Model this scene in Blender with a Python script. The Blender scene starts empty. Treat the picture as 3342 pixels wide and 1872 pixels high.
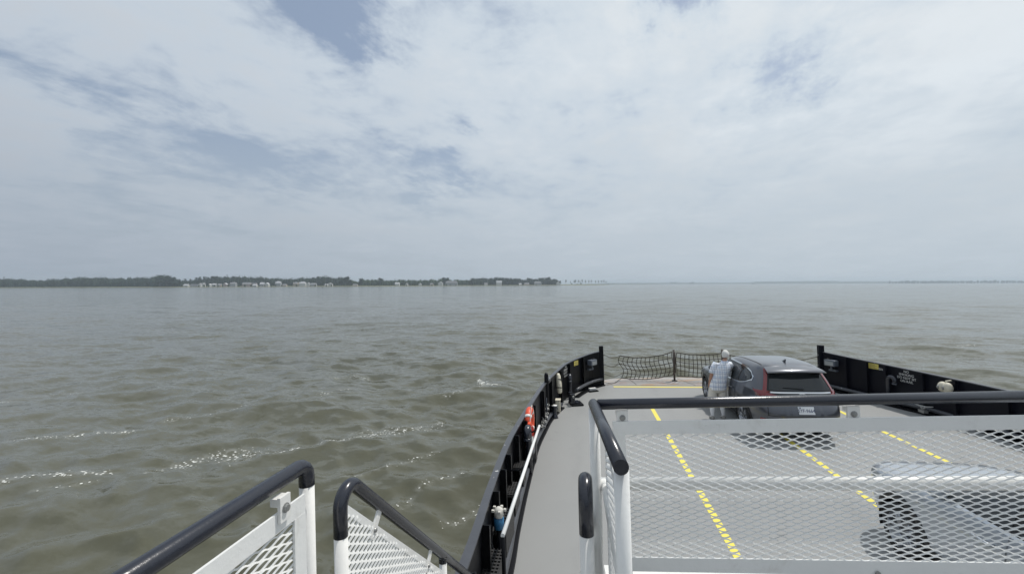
import bpy, math, random
import numpy as np
from mathutils import Vector, Matrix, Quaternion

random.seed(7)
RNG = np.random.default_rng(11)
SC = bpy.context.scene
COL = SC.collection
PI = math.pi

# ------------------------------------------------------------------ camera
CAM_H = 5.2                     # lens above the water
DECK_H = 3.4                    # lens above the car deck
PITCH, ROLL = 0.0066, -0.0036
def cam_axis(x, y, z):
    c, s = math.cos(ROLL), math.sin(ROLL)
    x, z = c * x - s * z, s * x + c * z
    c, s = math.cos(PITCH), math.sin(PITCH)
    return Vector((x, c * y + s * z, -s * y + c * z))
cam_data = bpy.data.cameras.new('camera')
cam_data.sensor_width = 36.0
cam_data.lens = 1360.0 / 3342.0 * 36.0
cam_data.clip_start = 0.05
cam_data.clip_end = 40000.0
cam = bpy.data.objects.new('camera', cam_data)
COL.objects.link(cam)
r_, f_, u_ = cam_axis(1, 0, 0), cam_axis(0, 1, 0), cam_axis(0, 0, 1)
cam.matrix_world = Matrix(((r_.x, u_.x, -f_.x, 0), (r_.y, u_.y, -f_.y, 0), (r_.z, u_.z, -f_.z, CAM_H), (0, 0, 0, 1)))
SC.camera = cam

# ------------------------------------------------------------------ sun, sky, exposure
SUN_EL, SUN_AZ = math.radians(62), math.radians(56)      # azimuth clockwise from +Y
sun_dir = Vector((math.sin(SUN_AZ) * math.cos(SUN_EL), math.cos(SUN_AZ) * math.cos(SUN_EL), math.sin(SUN_EL)))
sd = bpy.data.lights.new('sun', 'SUN')
sd.energy = 2.9
sd.angle = math.radians(0.9)
sd.color = (1.0, 0.965, 0.91)
sun = bpy.data.objects.new('sun', sd)
sun.rotation_euler = sun_dir.to_track_quat('Z', 'Y').to_euler()
sun.location = (0, 0, 60)
COL.objects.link(sun)

SC.view_settings.view_transform = 'Standard'
SC.view_settings.look = 'None'
SC.view_settings.exposure = 0.0
SC.view_settings.gamma = 1.0
SC.view_settings.use_curve_mapping = False
SC.render.engine = 'CYCLES'
SC.cycles.max_bounces = 6
SC.cycles.diffuse_bounces = 3
SC.cycles.glossy_bounces = 3
SC.cycles.transmission_bounces = 4
SC.cycles.volume_bounces = 1
SC.cycles.use_denoising = True
SC.cycles.sample_clamp_indirect = 6.0

world = bpy.data.worlds.new('World')
SC.world = world
world.use_nodes = True

class NT:
    """small helper to write node trees"""
    def __init__(self, tree):
        self.t = tree
        self.n = tree.nodes
        self.l = tree.links
    def node(self, kind, **kw):
        nd = self.n.new(kind)
        for k, v in kw.items():
            setattr(nd, k, v)
        return nd
    def put(self, sock, v):
        if v is None:
            return
        if isinstance(v, bpy.types.NodeSocket):
            self.l.new(v, sock)
        elif isinstance(v, (tuple, list, Vector)):
            v = tuple(v)
            if sock.type == 'RGBA' and len(v) == 3:
                v = v + (1.0,)
            sock.default_value = v
        else:
            sock.default_value = v
    def math(self, op, a, b=None, c=None, clamp=False):
        nd = self.node('ShaderNodeMath', operation=op, use_clamp=clamp)
        self.put(nd.inputs[0], a); self.put(nd.inputs[1], b); self.put(nd.inputs[2], c)
        return nd.outputs[0]
    def vmath(self, op, a, b=None, scale=None):
        nd = self.node('ShaderNodeVectorMath', operation=op)
        self.put(nd.inputs[0], a); self.put(nd.inputs[1], b)
        if scale is not None:
            self.put(nd.inputs['Scale'], scale)
        return nd.outputs['Value'] if op in ('DOT_PRODUCT', 'LENGTH', 'DISTANCE') else nd.outputs[0]
    def mix(self, fac, a, b, blend='MIX'):
        nd = self.node('ShaderNodeMix', data_type='RGBA', blend_type=blend)
        self.put(nd.inputs[0], fac); self.put(nd.inputs[6], a); self.put(nd.inputs[7], b)
        return nd.outputs[2]
    def noise(self, vec, scale, detail=4.0, rough=0.55, dist=0.0, dims='3D'):
        nd = self.node('ShaderNodeTexNoise', noise_dimensions=dims)
        self.put(nd.inputs['Vector'], vec)
        nd.inputs['Scale'].default_value = scale
        nd.inputs['Detail'].default_value = detail
        nd.inputs['Roughness'].default_value = rough
        nd.inputs['Distortion'].default_value = dist
        return nd.outputs['Fac']
    def ramp(self, fac, a, b, smooth=True):
        nd = self.node('ShaderNodeMapRange', interpolation_type='SMOOTHSTEP' if smooth else 'LINEAR')
        self.put(nd.inputs['Value'], fac)
        nd.inputs['From Min'].default_value = a
        nd.inputs['From Max'].default_value = b
        return nd.outputs['Result']
    def xyz(self, v):
        nd = self.node('ShaderNodeSeparateXYZ')
        self.put(nd.inputs[0], v)
        return nd.outputs
    def comb(self, x, y, z):
        nd = self.node('ShaderNodeCombineXYZ')
        self.put(nd.inputs[0], x); self.put(nd.inputs[1], y); self.put(nd.inputs[2], z)
        return nd.outputs[0]

def build_sky():
    w = NT(world.node_tree)
    w.n.clear()
    out = w.node('ShaderNodeOutputWorld')
    bg = w.node('ShaderNodeBackground')
    bg.inputs['Strength'].default_value = 0.1
    sky = w.node('ShaderNodeTexSky', sky_type='NISHITA')
    sky.sun_disc = False
    sky.sun_elevation = SUN_EL
    sky.sun_rotation = SUN_AZ
    sky.altitude = 0.0
    sky.air_density = 1.0
    sky.dust_density = 2.0
    sky.ozone_density = 1.0
    tc = w.node('ShaderNodeTexCoord')
    d = w.vmath('NORMALIZE', tc.outputs['Generated'])
    x, y, z = w.xyz(d)
    zc = w.math('MAXIMUM', z, 0.0)
    den = w.math('ADD', zc, 0.16)
    px, py = w.math('DIVIDE', x, den), w.math('DIVIDE', y, den)
    # streaks run forward and slightly to the right
    ca, sa = math.cos(math.radians(27)), math.sin(math.radians(27))
    along = w.math('ADD', w.math('MULTIPLY', px, sa), w.math('MULTIPLY', py, ca))
    across = w.math('SUBTRACT', w.math('MULTIPLY', px, ca), w.math('MULTIPLY', py, sa))
    streak = w.comb(w.math('MULTIPLY', across, 1.15), w.math('MULTIPLY', along, 0.36), 3.7)
    plain = w.comb(px, py, 1.3)
    n1 = w.noise(streak, 1.0, 9, 0.60, 0.5)
    n2 = w.noise(plain, 2.2, 10, 0.66, 0.35)
    n3 = w.noise(plain, 7.0, 6, 0.6, 0.2)
    n4 = w.noise(w.comb(px, py, 8.1), 0.9, 7, 0.55, 0.2)
    dens = w.math('ADD', w.math('MULTIPLY', n1, 0.62), w.math('MULTIPLY', n2, 0.48))
    dens = w.math('ADD', dens, w.math('MULTIPLY', w.math('SUBTRACT', n3, 0.5), 0.26))
    wob = w.node('ShaderNodeTexNoise'); w.put(wob.inputs['Vector'], w.comb(w.math('MULTIPLY', across, 1.6), w.math('MULTIPLY', along, 0.9), 5.0))
    wob.inputs['Scale'].default_value = 1.7; wob.inputs['Detail'].default_value = 8; wob.inputs['Roughness'].default_value = 0.68
    dw = w.vmath('NORMALIZE', w.vmath('ADD', d, w.vmath('MULTIPLY', w.vmath('SUBTRACT', wob.outputs['Color'], (0.5, 0.5, 0.5)), (0.42, 0.42, 0.42))))
    # where this sky is open or thick (directions in the world, not in the picture)
    def blob(cx, cz, cy, k, amp):
        c = Vector((cx, cy, cz)).normalized()
        dd = w.vmath('DOT_PRODUCT', dw, tuple(c))
        g = w.math('POWER', w.math('MAXIMUM', dd, 0.0), k)
        return w.math('MULTIPLY', g, amp)
    for b in SKY_BLOBS:
        dens = w.math('ADD', dens, blob(*b))
    cov = w.ramp(dens, 0.34, 0.56)
    thick = w.ramp(dens, 0.50, 0.72)
    # brightness grows towards the sun
    sdot = w.vmath('DOT_PRODUCT', d, tuple(sun_dir))
    glow = w.ramp(sdot, -0.1, 1.0, False)
    glow2 = w.math('POWER', w.math('MAXIMUM', sdot, 0.0), 6.0)
    veil = w.mix(glow, (4.7, 5.35, 6.2), (6.7, 7.5, 8.2))
    white = w.mix(glow, (5.6, 6.0, 6.7), (7.8, 8.45, 8.9))
    under = w.math('ADD', 0.86, w.math('MULTIPLY', w.ramp(n4, 0.25, 0.75), 0.2))
    white = w.mix(1.0, white, w.comb(under, under, under), 'MULTIPLY')
    white = w.mix(glow2, white, (8.7, 9.0, 9.2))
    blue = w.mix(0.38, sky.outputs['Color'], (3.1, 4.0, 5.4))
    blue = w.mix(0.16, blue, veil)
    c = w.mix(cov, blue, veil)
    c = w.mix(thick, c, white)
    # thick humid air near the horizon
    hz = w.math('SUBTRACT', 1.0, w.ramp(z, 0.0, 0.42))
    hzc = w.mix(glow, (3.55, 4.1, 4.8), (6.4, 7.2, 7.75))
    hz = w.math('MULTIPLY', hz, w.math('SUBTRACT', 1.0, w.math('MULTIPLY', w.math('SUBTRACT', n2, 0.3), 0.55)))
    c = w.mix(w.math('MULTIPLY', hz, 0.97), c, hzc)
    # below the horizon: the dull water going on
    c = w.mix(w.ramp(z, -0.02, -0.12), c, (2.0, 2.0, 1.8))
    w.l.new(c, bg.inputs['Color'])
    w.l.new(bg.outputs[0], out.inputs['Surface'])
SKY_BLOBS = [  # x, z, y, sharpness, amount
    (-0.42, 0.75, 1.0, 170, -0.36),     # blue gap, high and left of the middle
    (0.40, 0.72, 1.0, 420, -0.30),      # small gap high and right
    (0.68, 0.54, 1.0, 330, -0.22),      # torn gap right
    (-0.95, 0.34, 1.0, 150, -0.18),     # clear band low on the left
    (-0.62, 0.26, 1.0, 200, -0.16),
    (-0.16, 0.29, 1.0, 500, -0.18),
    (0.25, 0.58, 1.0, 50, 0.16),        # bright bank in the middle
    (1.05, 0.5, 1.0, 30, 0.10),
]
build_sky()

# ------------------------------------------------------------------ the ship's own frame (a slight list and trim)
YAW, TRIM, HEEL = math.radians(9.72), -0.015, 0.027
FW = Vector((math.sin(YAW), math.cos(YAW), TRIM)).normalized()
RT = Vector((math.cos(YAW), -math.sin(YAW), HEEL)); RT = (RT - FW * RT.dot(FW)).normalized()
UP = RT.cross(FW)
OR = Vector((0, 0, CAM_H)) - UP * DECK_H
SHIP = Matrix(((RT.x, FW.x, UP.x, OR.x), (RT.y, FW.y, UP.y, OR.y), (RT.z, FW.z, UP.z, OR.z), (0, 0, 0, 1)))
SHIP_OBJS = []

# ------------------------------------------------------------------ materials
MATS = {}
def mat(name, color, rough=0.5, metal=0.0, spec=0.5, var=0.0, vscale=6.0, bump=0.0, bscale=30.0, coat=0.0,
        chip=None, chip_t=0.66, chip_scale=9.0, dirt=None, dirt_t=(0.5, 0.75), dirt_scale=2.0, alpha=None):
    m = bpy.data.materials.new(name)
    m.use_nodes = True
    w = NT(m.node_tree)
    b = w.n.get('Principled BSDF')
    tc = w.node('ShaderNodeTexCoord')
    v = tc.outputs['Object']
    c = tuple(color) + (1.0,)
    col = None
    if var:
        n = w.noise(v, vscale, 5, 0.6)
        lo = tuple(max(0, k * (1 - var)) for k in color); hi = tuple(k * (1 + var) for k in color)
        col = w.mix(n, lo, hi)
    if dirt:
        n = w.noise(v, dirt_scale, 7, 0.65, 0.3)
        col = w.mix(w.math('MULTIPLY', w.ramp(n, *dirt_t), 0.8), col or c, dirt)
    rr = None
    if chip:
        n = w.noise(v, chip_scale, 6, 0.7)
        f = w.ramp(n, chip_t, chip_t + 0.015)
        col = w.mix(f, col or c, chip)
        rr = w.math('ADD', w.math('MULTIPLY', f, 0.5), rough)
    w.put(b.inputs['Base Color'], col or c)
    w.put(b.inputs['Roughness'], rr or rough)
    b.inputs['Metallic'].default_value = metal
    b.inputs['Specular IOR Level'].default_value = spec
    if coat:
        b.inputs['Coat Weight'].default_value = coat
        b.inputs['Coat Roughness'].default_value = 0.04
    if bump:
        bn = w.node('ShaderNodeBump')
        bn.inputs['Strength'].default_value = bump
        bn.inputs['Distance'].default_value = 0.004
        w.put(bn.inputs['Height'], w.noise(v, bscale, 4, 0.6))
        w.l.new(bn.outputs[0], b.inputs['Normal'])
    MATS[name] = m
    return m

mat('white_paint', (0.78, 0.78, 0.76), 0.38, var=0.05, vscale=9, bump=0.4, bscale=30, dirt=(0.50, 0.47, 0.42), dirt_t=(0.56, 0.84), dirt_scale=6, chip=(0.33, 0.22, 0.15), chip_t=0.775, chip_scale=17)
mat('white_worn', (0.76, 0.75, 0.72), 0.45, var=0.06, vscale=14, bump=0.5, bscale=25, chip=(0.30, 0.22, 0.17), chip_t=0.72, chip_scale=22)
mat('black_gloss', (0.013, 0.015, 0.024), 0.24, spec=0.7, var=0.3, bump=0.16, bscale=70, chip=(0.42, 0.42, 0.42), chip_t=0.735, chip_scale=26)
mat('black_steel', (0.0045, 0.0048, 0.0065), 0.42, spec=0.16, var=0.4, vscale=3, bump=0.5, bscale=14, chip=(0.12, 0.12, 0.12), chip_t=0.75, chip_scale=12)
mat('blue_black_steel', (0.0035, 0.004, 0.0085), 0.45, spec=0.14, var=0.4, vscale=3, bump=0.5, bscale=10)
mat('flange_steel', (0.058, 0.061, 0.070), 0.36, var=0.25, vscale=5, bump=0.4, bscale=20, chip=(0.62, 0.62, 0.60), chip_t=0.655, chip_scale=9)
mat('grating_steel', (0.028, 0.027, 0.027), 0.55, var=0.35, vscale=40, bump=0.8, bscale=120)
mat('grey_box', (0.10, 0.115, 0.14), 0.4, var=0.1)
mat('steel', (0.33, 0.33, 0.32), 0.4, metal=0.7, var=0.15)
mat('cream', (0.62, 0.58, 0.47), 0.65, var=0.12, vscale=12, bump=0.4, dirt=(0.32, 0.26, 0.18), dirt_scale=10)
mat('orange_red', (0.72, 0.085, 0.030), 0.45, var=0.08)
mat('red', (0.36, 0.018, 0.014), 0.35, var=0.1)
mat('blue_paint', (0.03, 0.15, 0.30), 0.45, var=0.15)
mat('yellow_sign', (0.62, 0.52, 0.12), 0.5, var=0.12, vscale=9)
mat('yellow_line', (0.78, 0.66, 0.10), 0.6, var=0.08, vscale=4, dirt=(0.52, 0.47, 0.24), dirt_t=(0.58, 0.8), dirt_scale=3.5)
mat('lettering', (0.62, 0.62, 0.60), 0.6)
mat('rope', (0.075, 0.066, 0.054), 0.9, var=0.3, vscale=30)
mat('rope_white', (0.62, 0.60, 0.55), 0.9, var=0.2, vscale=30)
mat('stanchion', (0.085, 0.070, 0.060), 0.6, var=0.3, vscale=10)
mat('tyre', (0.012, 0.012, 0.013), 0.75, bump=0.4)
mat('plastic_black', (0.013, 0.013, 0.014), 0.55)
mat('rubber', (0.012, 0.012, 0.013), 0.7)
mat('glass_dark', (0.012, 0.015, 0.016), 0.04, spec=0.65)
MATS['glass_dark'].node_tree.nodes['Principled BSDF'].inputs['IOR'].default_value = 1.5
mat('chrome', (0.72, 0.72, 0.72), 0.12, metal=1.0)
mat('alloy', (0.34, 0.35, 0.37), 0.3, metal=0.8)
mat('grey_car', (0.085, 0.09, 0.105), 0.30, metal=0.5, coat=1.0)
mat('silver_car', (0.40, 0.43, 0.47), 0.32, metal=0.35, coat=1.0)
mat('tail_red', (0.20, 0.008, 0.010), 0.12, spec=0.7, coat=0.6)
mat('lamp_clear', (0.30, 0.32, 0.33), 0.08, spec=0.8)
mat('plate_white', (0.66, 0.68, 0.70), 0.45)
mat('plate_ink', (0.02, 0.03, 0.10), 0.5)
mat('skin', (0.46, 0.25, 0.17), 0.5, var=0.08, vscale=30)
mat('hair_white', (0.70, 0.685, 0.65), 0.8, bump=0.9, bscale=150)
mat('khaki', (0.70, 0.665, 0.59), 0.85, var=0.06, vscale=25, bump=0.5, bscale=40)
mat('sock', (0.78, 0.78, 0.78), 0.9)
mat('shoe', (0.28, 0.27, 0.25), 0.7, var=0.2, vscale=40)
mat('seat_fabric', (0.05, 0.052, 0.056), 0.9)

def mat_plaid():
    m = bpy.data.materials.new('plaid'); m.use_nodes = True
    w = NT(m.node_tree); b = w.n['Principled BSDF']
    tc = w.node('ShaderNodeTexCoord')
    x, y, z = w.xyz(tc.outputs['Object'])
    nz = w.noise(tc.outputs['Object'], 9, 3)
    def stripes(a, period, width, phase):
        t = w.math('FRACT', w.math('ADD', w.math('DIVIDE', a, period), phase))
        t = w.math('ABSOLUTE', w.math('SUBTRACT', t, 0.5))
        return w.math('SUBTRACT', 1.0, w.ramp(t, width, width + 0.06))
    xx = w.math('ADD', x, w.math('MULTIPLY', w.math('SUBTRACT', nz, 0.5), 0.04))
    zz = w.math('ADD', z, w.math('MULTIPLY', w.math('SUBTRACT', nz, 0.5), 0.04))
    wide = w.math('ADD', w.math('MULTIPLY', stripes(xx, 0.12, 0.16, 0.1), 0.34), w.math('MULTIPLY', stripes(zz, 0.12, 0.16, 0.3), 0.34))
    thin = w.math('MAXIMUM', stripes(xx, 0.11, 0.035, 0.55), stripes(zz, 0.11, 0.035, 0.8))
    c = w.mix(wide, (0.86, 0.87, 0.89), (0.40, 0.50, 0.67))
    c = w.mix(w.math('MULTIPLY', thin, 0.5), c, (0.10, 0.15, 0.30))
    w.put(b.inputs['Base Color'], c)
    b.inputs['Roughness'].default_value = 0.85
    bn = w.node('ShaderNodeBump'); bn.inputs['Strength'].default_value = 0.6; bn.inputs['Distance'].default_value = 0.012
    w.put(bn.inputs['Height'], w.noise(tc.outputs['Object'], 13, 3, 0.6, 0.8))
    w.l.new(bn.outputs[0], b.inputs['Normal'])
    MATS['plaid'] = m
mat_plaid()

def mat_deck():
    m = bpy.data.materials.new('deck_paint'); m.use_nodes = True
    w = NT(m.node_tree); b = w.n['Principled BSDF']
    tc = w.node('ShaderNodeTexCoord'); v = tc.outputs['Object']
    x, y, z = w.xyz(v)
    n1 = w.noise(v, 0.35, 6, 0.6, 0.4)
    n2 = w.noise(v, 3.0, 7, 0.65, 0.3)
    n3 = w.noise(w.comb(w.math('MULTIPLY', x, 3.0), w.math('MULTIPLY', y, 0.5), 0.0), 1.6, 6, 0.65)
    n4 = w.noise(v, 60.0, 3, 0.6)
    c = w.mix(n1, (0.242, 0.246, 0.243), (0.300, 0.299, 0.291))
    c = w.mix(w.math('MULTIPLY', w.ramp(n2, 0.60, 0.80), 0.30), c, (0.18, 0.18, 0.175))
    c = w.mix(w.math('MULTIPLY', w.ramp(n3, 0.62, 0.80), 0.22), c, (0.21, 0.20, 0.185))
    c = w.mix(w.math('MULTIPLY', w.ramp(n4, 0.70, 0.78), 0.35), c, (0.13, 0.13, 0.13))
    tr = w.math('ABSOLUTE', w.math('SUBTRACT', w.math('FRACT', w.math('DIVIDE', w.math('SUBTRACT', x, 0.62), 2.42)), 0.5))
    tr = w.math('ABSOLUTE', w.math('SUBTRACT', tr, 0.16))
    trk = w.math('MULTIPLY', w.math('SUBTRACT', 1.0, w.ramp(tr, 0.0, 0.10)), w.ramp(w.noise(w.comb(w.math('MULTIPLY', x, 1.5), w.math('MULTIPLY', y, 0.35), 3.0), 1.0, 6, 0.7), 0.45, 0.75))
    c = w.mix(w.math('MULTIPLY', trk, 0.32), c, (0.19, 0.19, 0.185))
    spots = w.ramp(w.noise(v, 6.5, 4, 0.55), 0.735, 0.755)
    c = w.mix(w.math('MULTIPLY', spots, 0.55), c, (0.12, 0.115, 0.11))
    # worn paint and rust on the apron forward of the last line
    ap = w.ramp(y, 15.15, 15.30)
    rn = w.noise(w.comb(w.math('MULTIPLY', x, 0.8), w.math('MULTIPLY', y, 2.0), 0.0), 1.1, 6, 0.62, 0.5)
    c = w.mix(w.math('MULTIPLY', ap, 0.45), c, (0.40, 0.36, 0.33))
    c = w.mix(w.math('MULTIPLY', ap, w.math('MULTIPLY', w.ramp(rn, 0.50, 0.63), 0.75)), c, (0.38, 0.24, 0.13))
    c = w.mix(w.math('MULTIPLY', ap, w.math('MULTIPLY', w.ramp(w.noise(v, 1.7, 6, 0.65), 0.56, 0.68), 0.5)), c, (0.34, 0.17, 0.13))
    w.put(b.inputs['Base Color'], c)
    w.put(b.inputs['Roughness'], w.math('ADD', 0.5, w.math('MULTIPLY', n2, 0.25)))
    b.inputs['Specular IOR Level'].default_value = 0.35
    bn = w.node('ShaderNodeBump'); bn.inputs['Strength'].default_value = 0.5; bn.inputs['Distance'].default_value = 0.003
    w.put(bn.inputs['Height'], w.noise(v, 90, 3, 0.7))
    w.l.new(bn.outputs[0], b.inputs['Normal'])
    MATS['deck_paint'] = m
mat_deck()

def mat_water():
    m = bpy.data.materials.new('river_water'); m.use_nodes = True
    w = NT(m.node_tree); b = w.n['Principled BSDF']
    g = w.node('ShaderNodeNewGeometry')
    p = g.outputs['Position']
    x, y, z = w.xyz(p)
    ang = math.radians(-14)
    ca, sa = math.cos(ang), math.sin(ang)
    u = w.math('ADD', w.math('MULTIPLY', x, ca), w.math('MULTIPLY', y, sa))
    t = w.math('SUBTRACT', w.math('MULTIPLY', y, ca), w.math('MULTIPLY', x, sa))
    q = w.comb(w.math('MULTIPLY', u, 0.5), t, 0.0)
    def slopes(vec, scale, k, detail, dist):
        nd = w.node('ShaderNodeTexNoise')
        w.put(nd.inputs['Vector'], vec)
        nd.inputs['Scale'].default_value = scale
        nd.inputs['Detail'].default_value = detail
        nd.inputs['Roughness'].default_value = 0.6
        nd.inputs['Distortion'].default_value = dist
        return w.vmath('MULTIPLY', w.vmath('SUBTRACT', nd.outputs['Color'], (0.5, 0.5, 0.5)), (0.55 * k, k, 0.0))
    sl = w.vmath('ADD', slopes(w.comb(w.math('MULTIPLY', u, 0.35), t, 2.0), 0.20, 0.34, 2, 0.4), slopes(q, 0.75, 0.46, 3, 0.5))
    sl = w.vmath('ADD', sl, slopes(w.comb(w.math('MULTIPLY', u, 0.45), t, 4.0), 2.6, 0.66, 4, 0.5))
    sl = w.vmath('ADD', sl, slopes(w.comb(w.math('MULTIPLY', x, 0.6), y, 9.0), 9.0, 0.40, 3, 0.3))
    wn = w.vmath('NORMALIZE', w.vmath('ADD', g.outputs['Normal'], sl))
    silt = w.noise(w.comb(w.math('MULTIPLY', x, 0.4), y, 0.0), 0.05, 4, 0.6, 0.6)
    c = w.mix(silt, (0.078, 0.077, 0.050), (0.100, 0.099, 0.070))
    # foam: flecks gathered where the wake and the crests leave them
    at = w.node('ShaderNodeAttribute'); at.attribute_name = 'foam'
    fo = at.outputs['Fac']
    vo = w.node('ShaderNodeTexVoronoi'); vo.inputs['Scale'].default_value = 10.5
    w.put(vo.inputs['Vector'], w.comb(w.math('MULTIPLY', x, 0.75), y, 0.0))
    br = w.noise(p, 3.1, 6, 0.7, 0.4)
    thr = w.math('ADD', w.math('MULTIPLY', w.math('SUBTRACT', fo, 0.20), 0.36), w.math('MULTIPLY', w.math('SUBTRACT', br, 0.54), 0.50))
    thr = w.math('MINIMUM', thr, 0.31)
    spk = w.ramp(w.math('SUBTRACT', thr, vo.outputs['Distance']), -0.05, 0.04)
    lace = w.math('MULTIPLY', w.ramp(w.math('ADD', fo, w.math('MULTIPLY', w.noise(p, 6.0, 5, 0.75), 1.2)), 1.95, 2.2), 0.85)
    ff = w.math('MULTIPLY', w.math('MAXIMUM', spk, lace), w.ramp(fo, 0.04, 0.2))
    film = w.math('MULTIPLY', w.math('MULTIPLY', w.ramp(fo, 0.15, 1.0), w.ramp(w.noise(p, 4.0, 6, 0.75, 0.6), 0.42, 0.66)), 0.42)
    c = w.mix(film, c, (0.30, 0.30, 0.27))
    c = w.mix(ff, c, (0.66, 0.66, 0.62))
    w.put(b.inputs['Base Color'], c)
    w.put(b.inputs['Roughness'], w.math('ADD', 0.11, w.math('MULTIPLY', ff, 0.5)))
    b.inputs['IOR'].default_value = 1.33
    b.inputs['Specular IOR Level'].default_value = 0.5
    w.l.new(wn, b.inputs['Normal'])
    MATS['river_water'] = m
mat_water()

def mat_leaf(name, a, b_):
    m = bpy.data.materials.new(name); m.use_nodes = True
    w = NT(m.node_tree); b = w.n['Principled BSDF']
    g = w.node('ShaderNodeNewGeometry')
    n = w.noise(g.outputs['Position'], 0.06, 4, 0.6)
    n2 = w.noise(g.outputs['Position'], 0.5, 2, 0.5)
    c = w.mix(w.math('ADD', w.math('MULTIPLY', n, 0.6), w.math('MULTIPLY', n2, 0.4)), a, b_)
    w.put(b.inputs['Base Color'], c)
    b.inputs['Roughness'].default_value = 0.8
    b.inputs['Specular IOR Level'].default_value = 0.15
    MATS[name] = m
mat_leaf('leaf_dark', (0.016, 0.028, 0.020), (0.034, 0.050, 0.028))
mat_leaf('leaf_mid', (0.030, 0.050, 0.024), (0.060, 0.085, 0.038))
mat_leaf('leaf_pine', (0.020, 0.032, 0.022), (0.038, 0.052, 0.034))
mat_leaf('shore_grass', (0.10, 0.12, 0.055), (0.19, 0.17, 0.10))
mat('bark', (0.07, 0.06, 0.05), 0.9)
mat('wall_white', (0.58, 0.58, 0.56), 0.7)
mat('wall_grey', (0.36, 0.37, 0.38), 0.7)
mat('wall_tan', (0.46, 0.40, 0.33), 0.7)
mat('wall_pink', (0.44, 0.36, 0.34), 0.7)
mat('roof_grey', (0.24, 0.24, 0.25), 0.8)
mat('roof_dark', (0.12, 0.12, 0.13), 0.8)
mat('roof_pale', (0.48, 0.48, 0.49), 0.6)
mat('pane', (0.04, 0.05, 0.06), 0.1)
mat('far_land', (0.05, 0.065, 0.045), 0.9, var=0.2, vscale=0.01)

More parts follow.
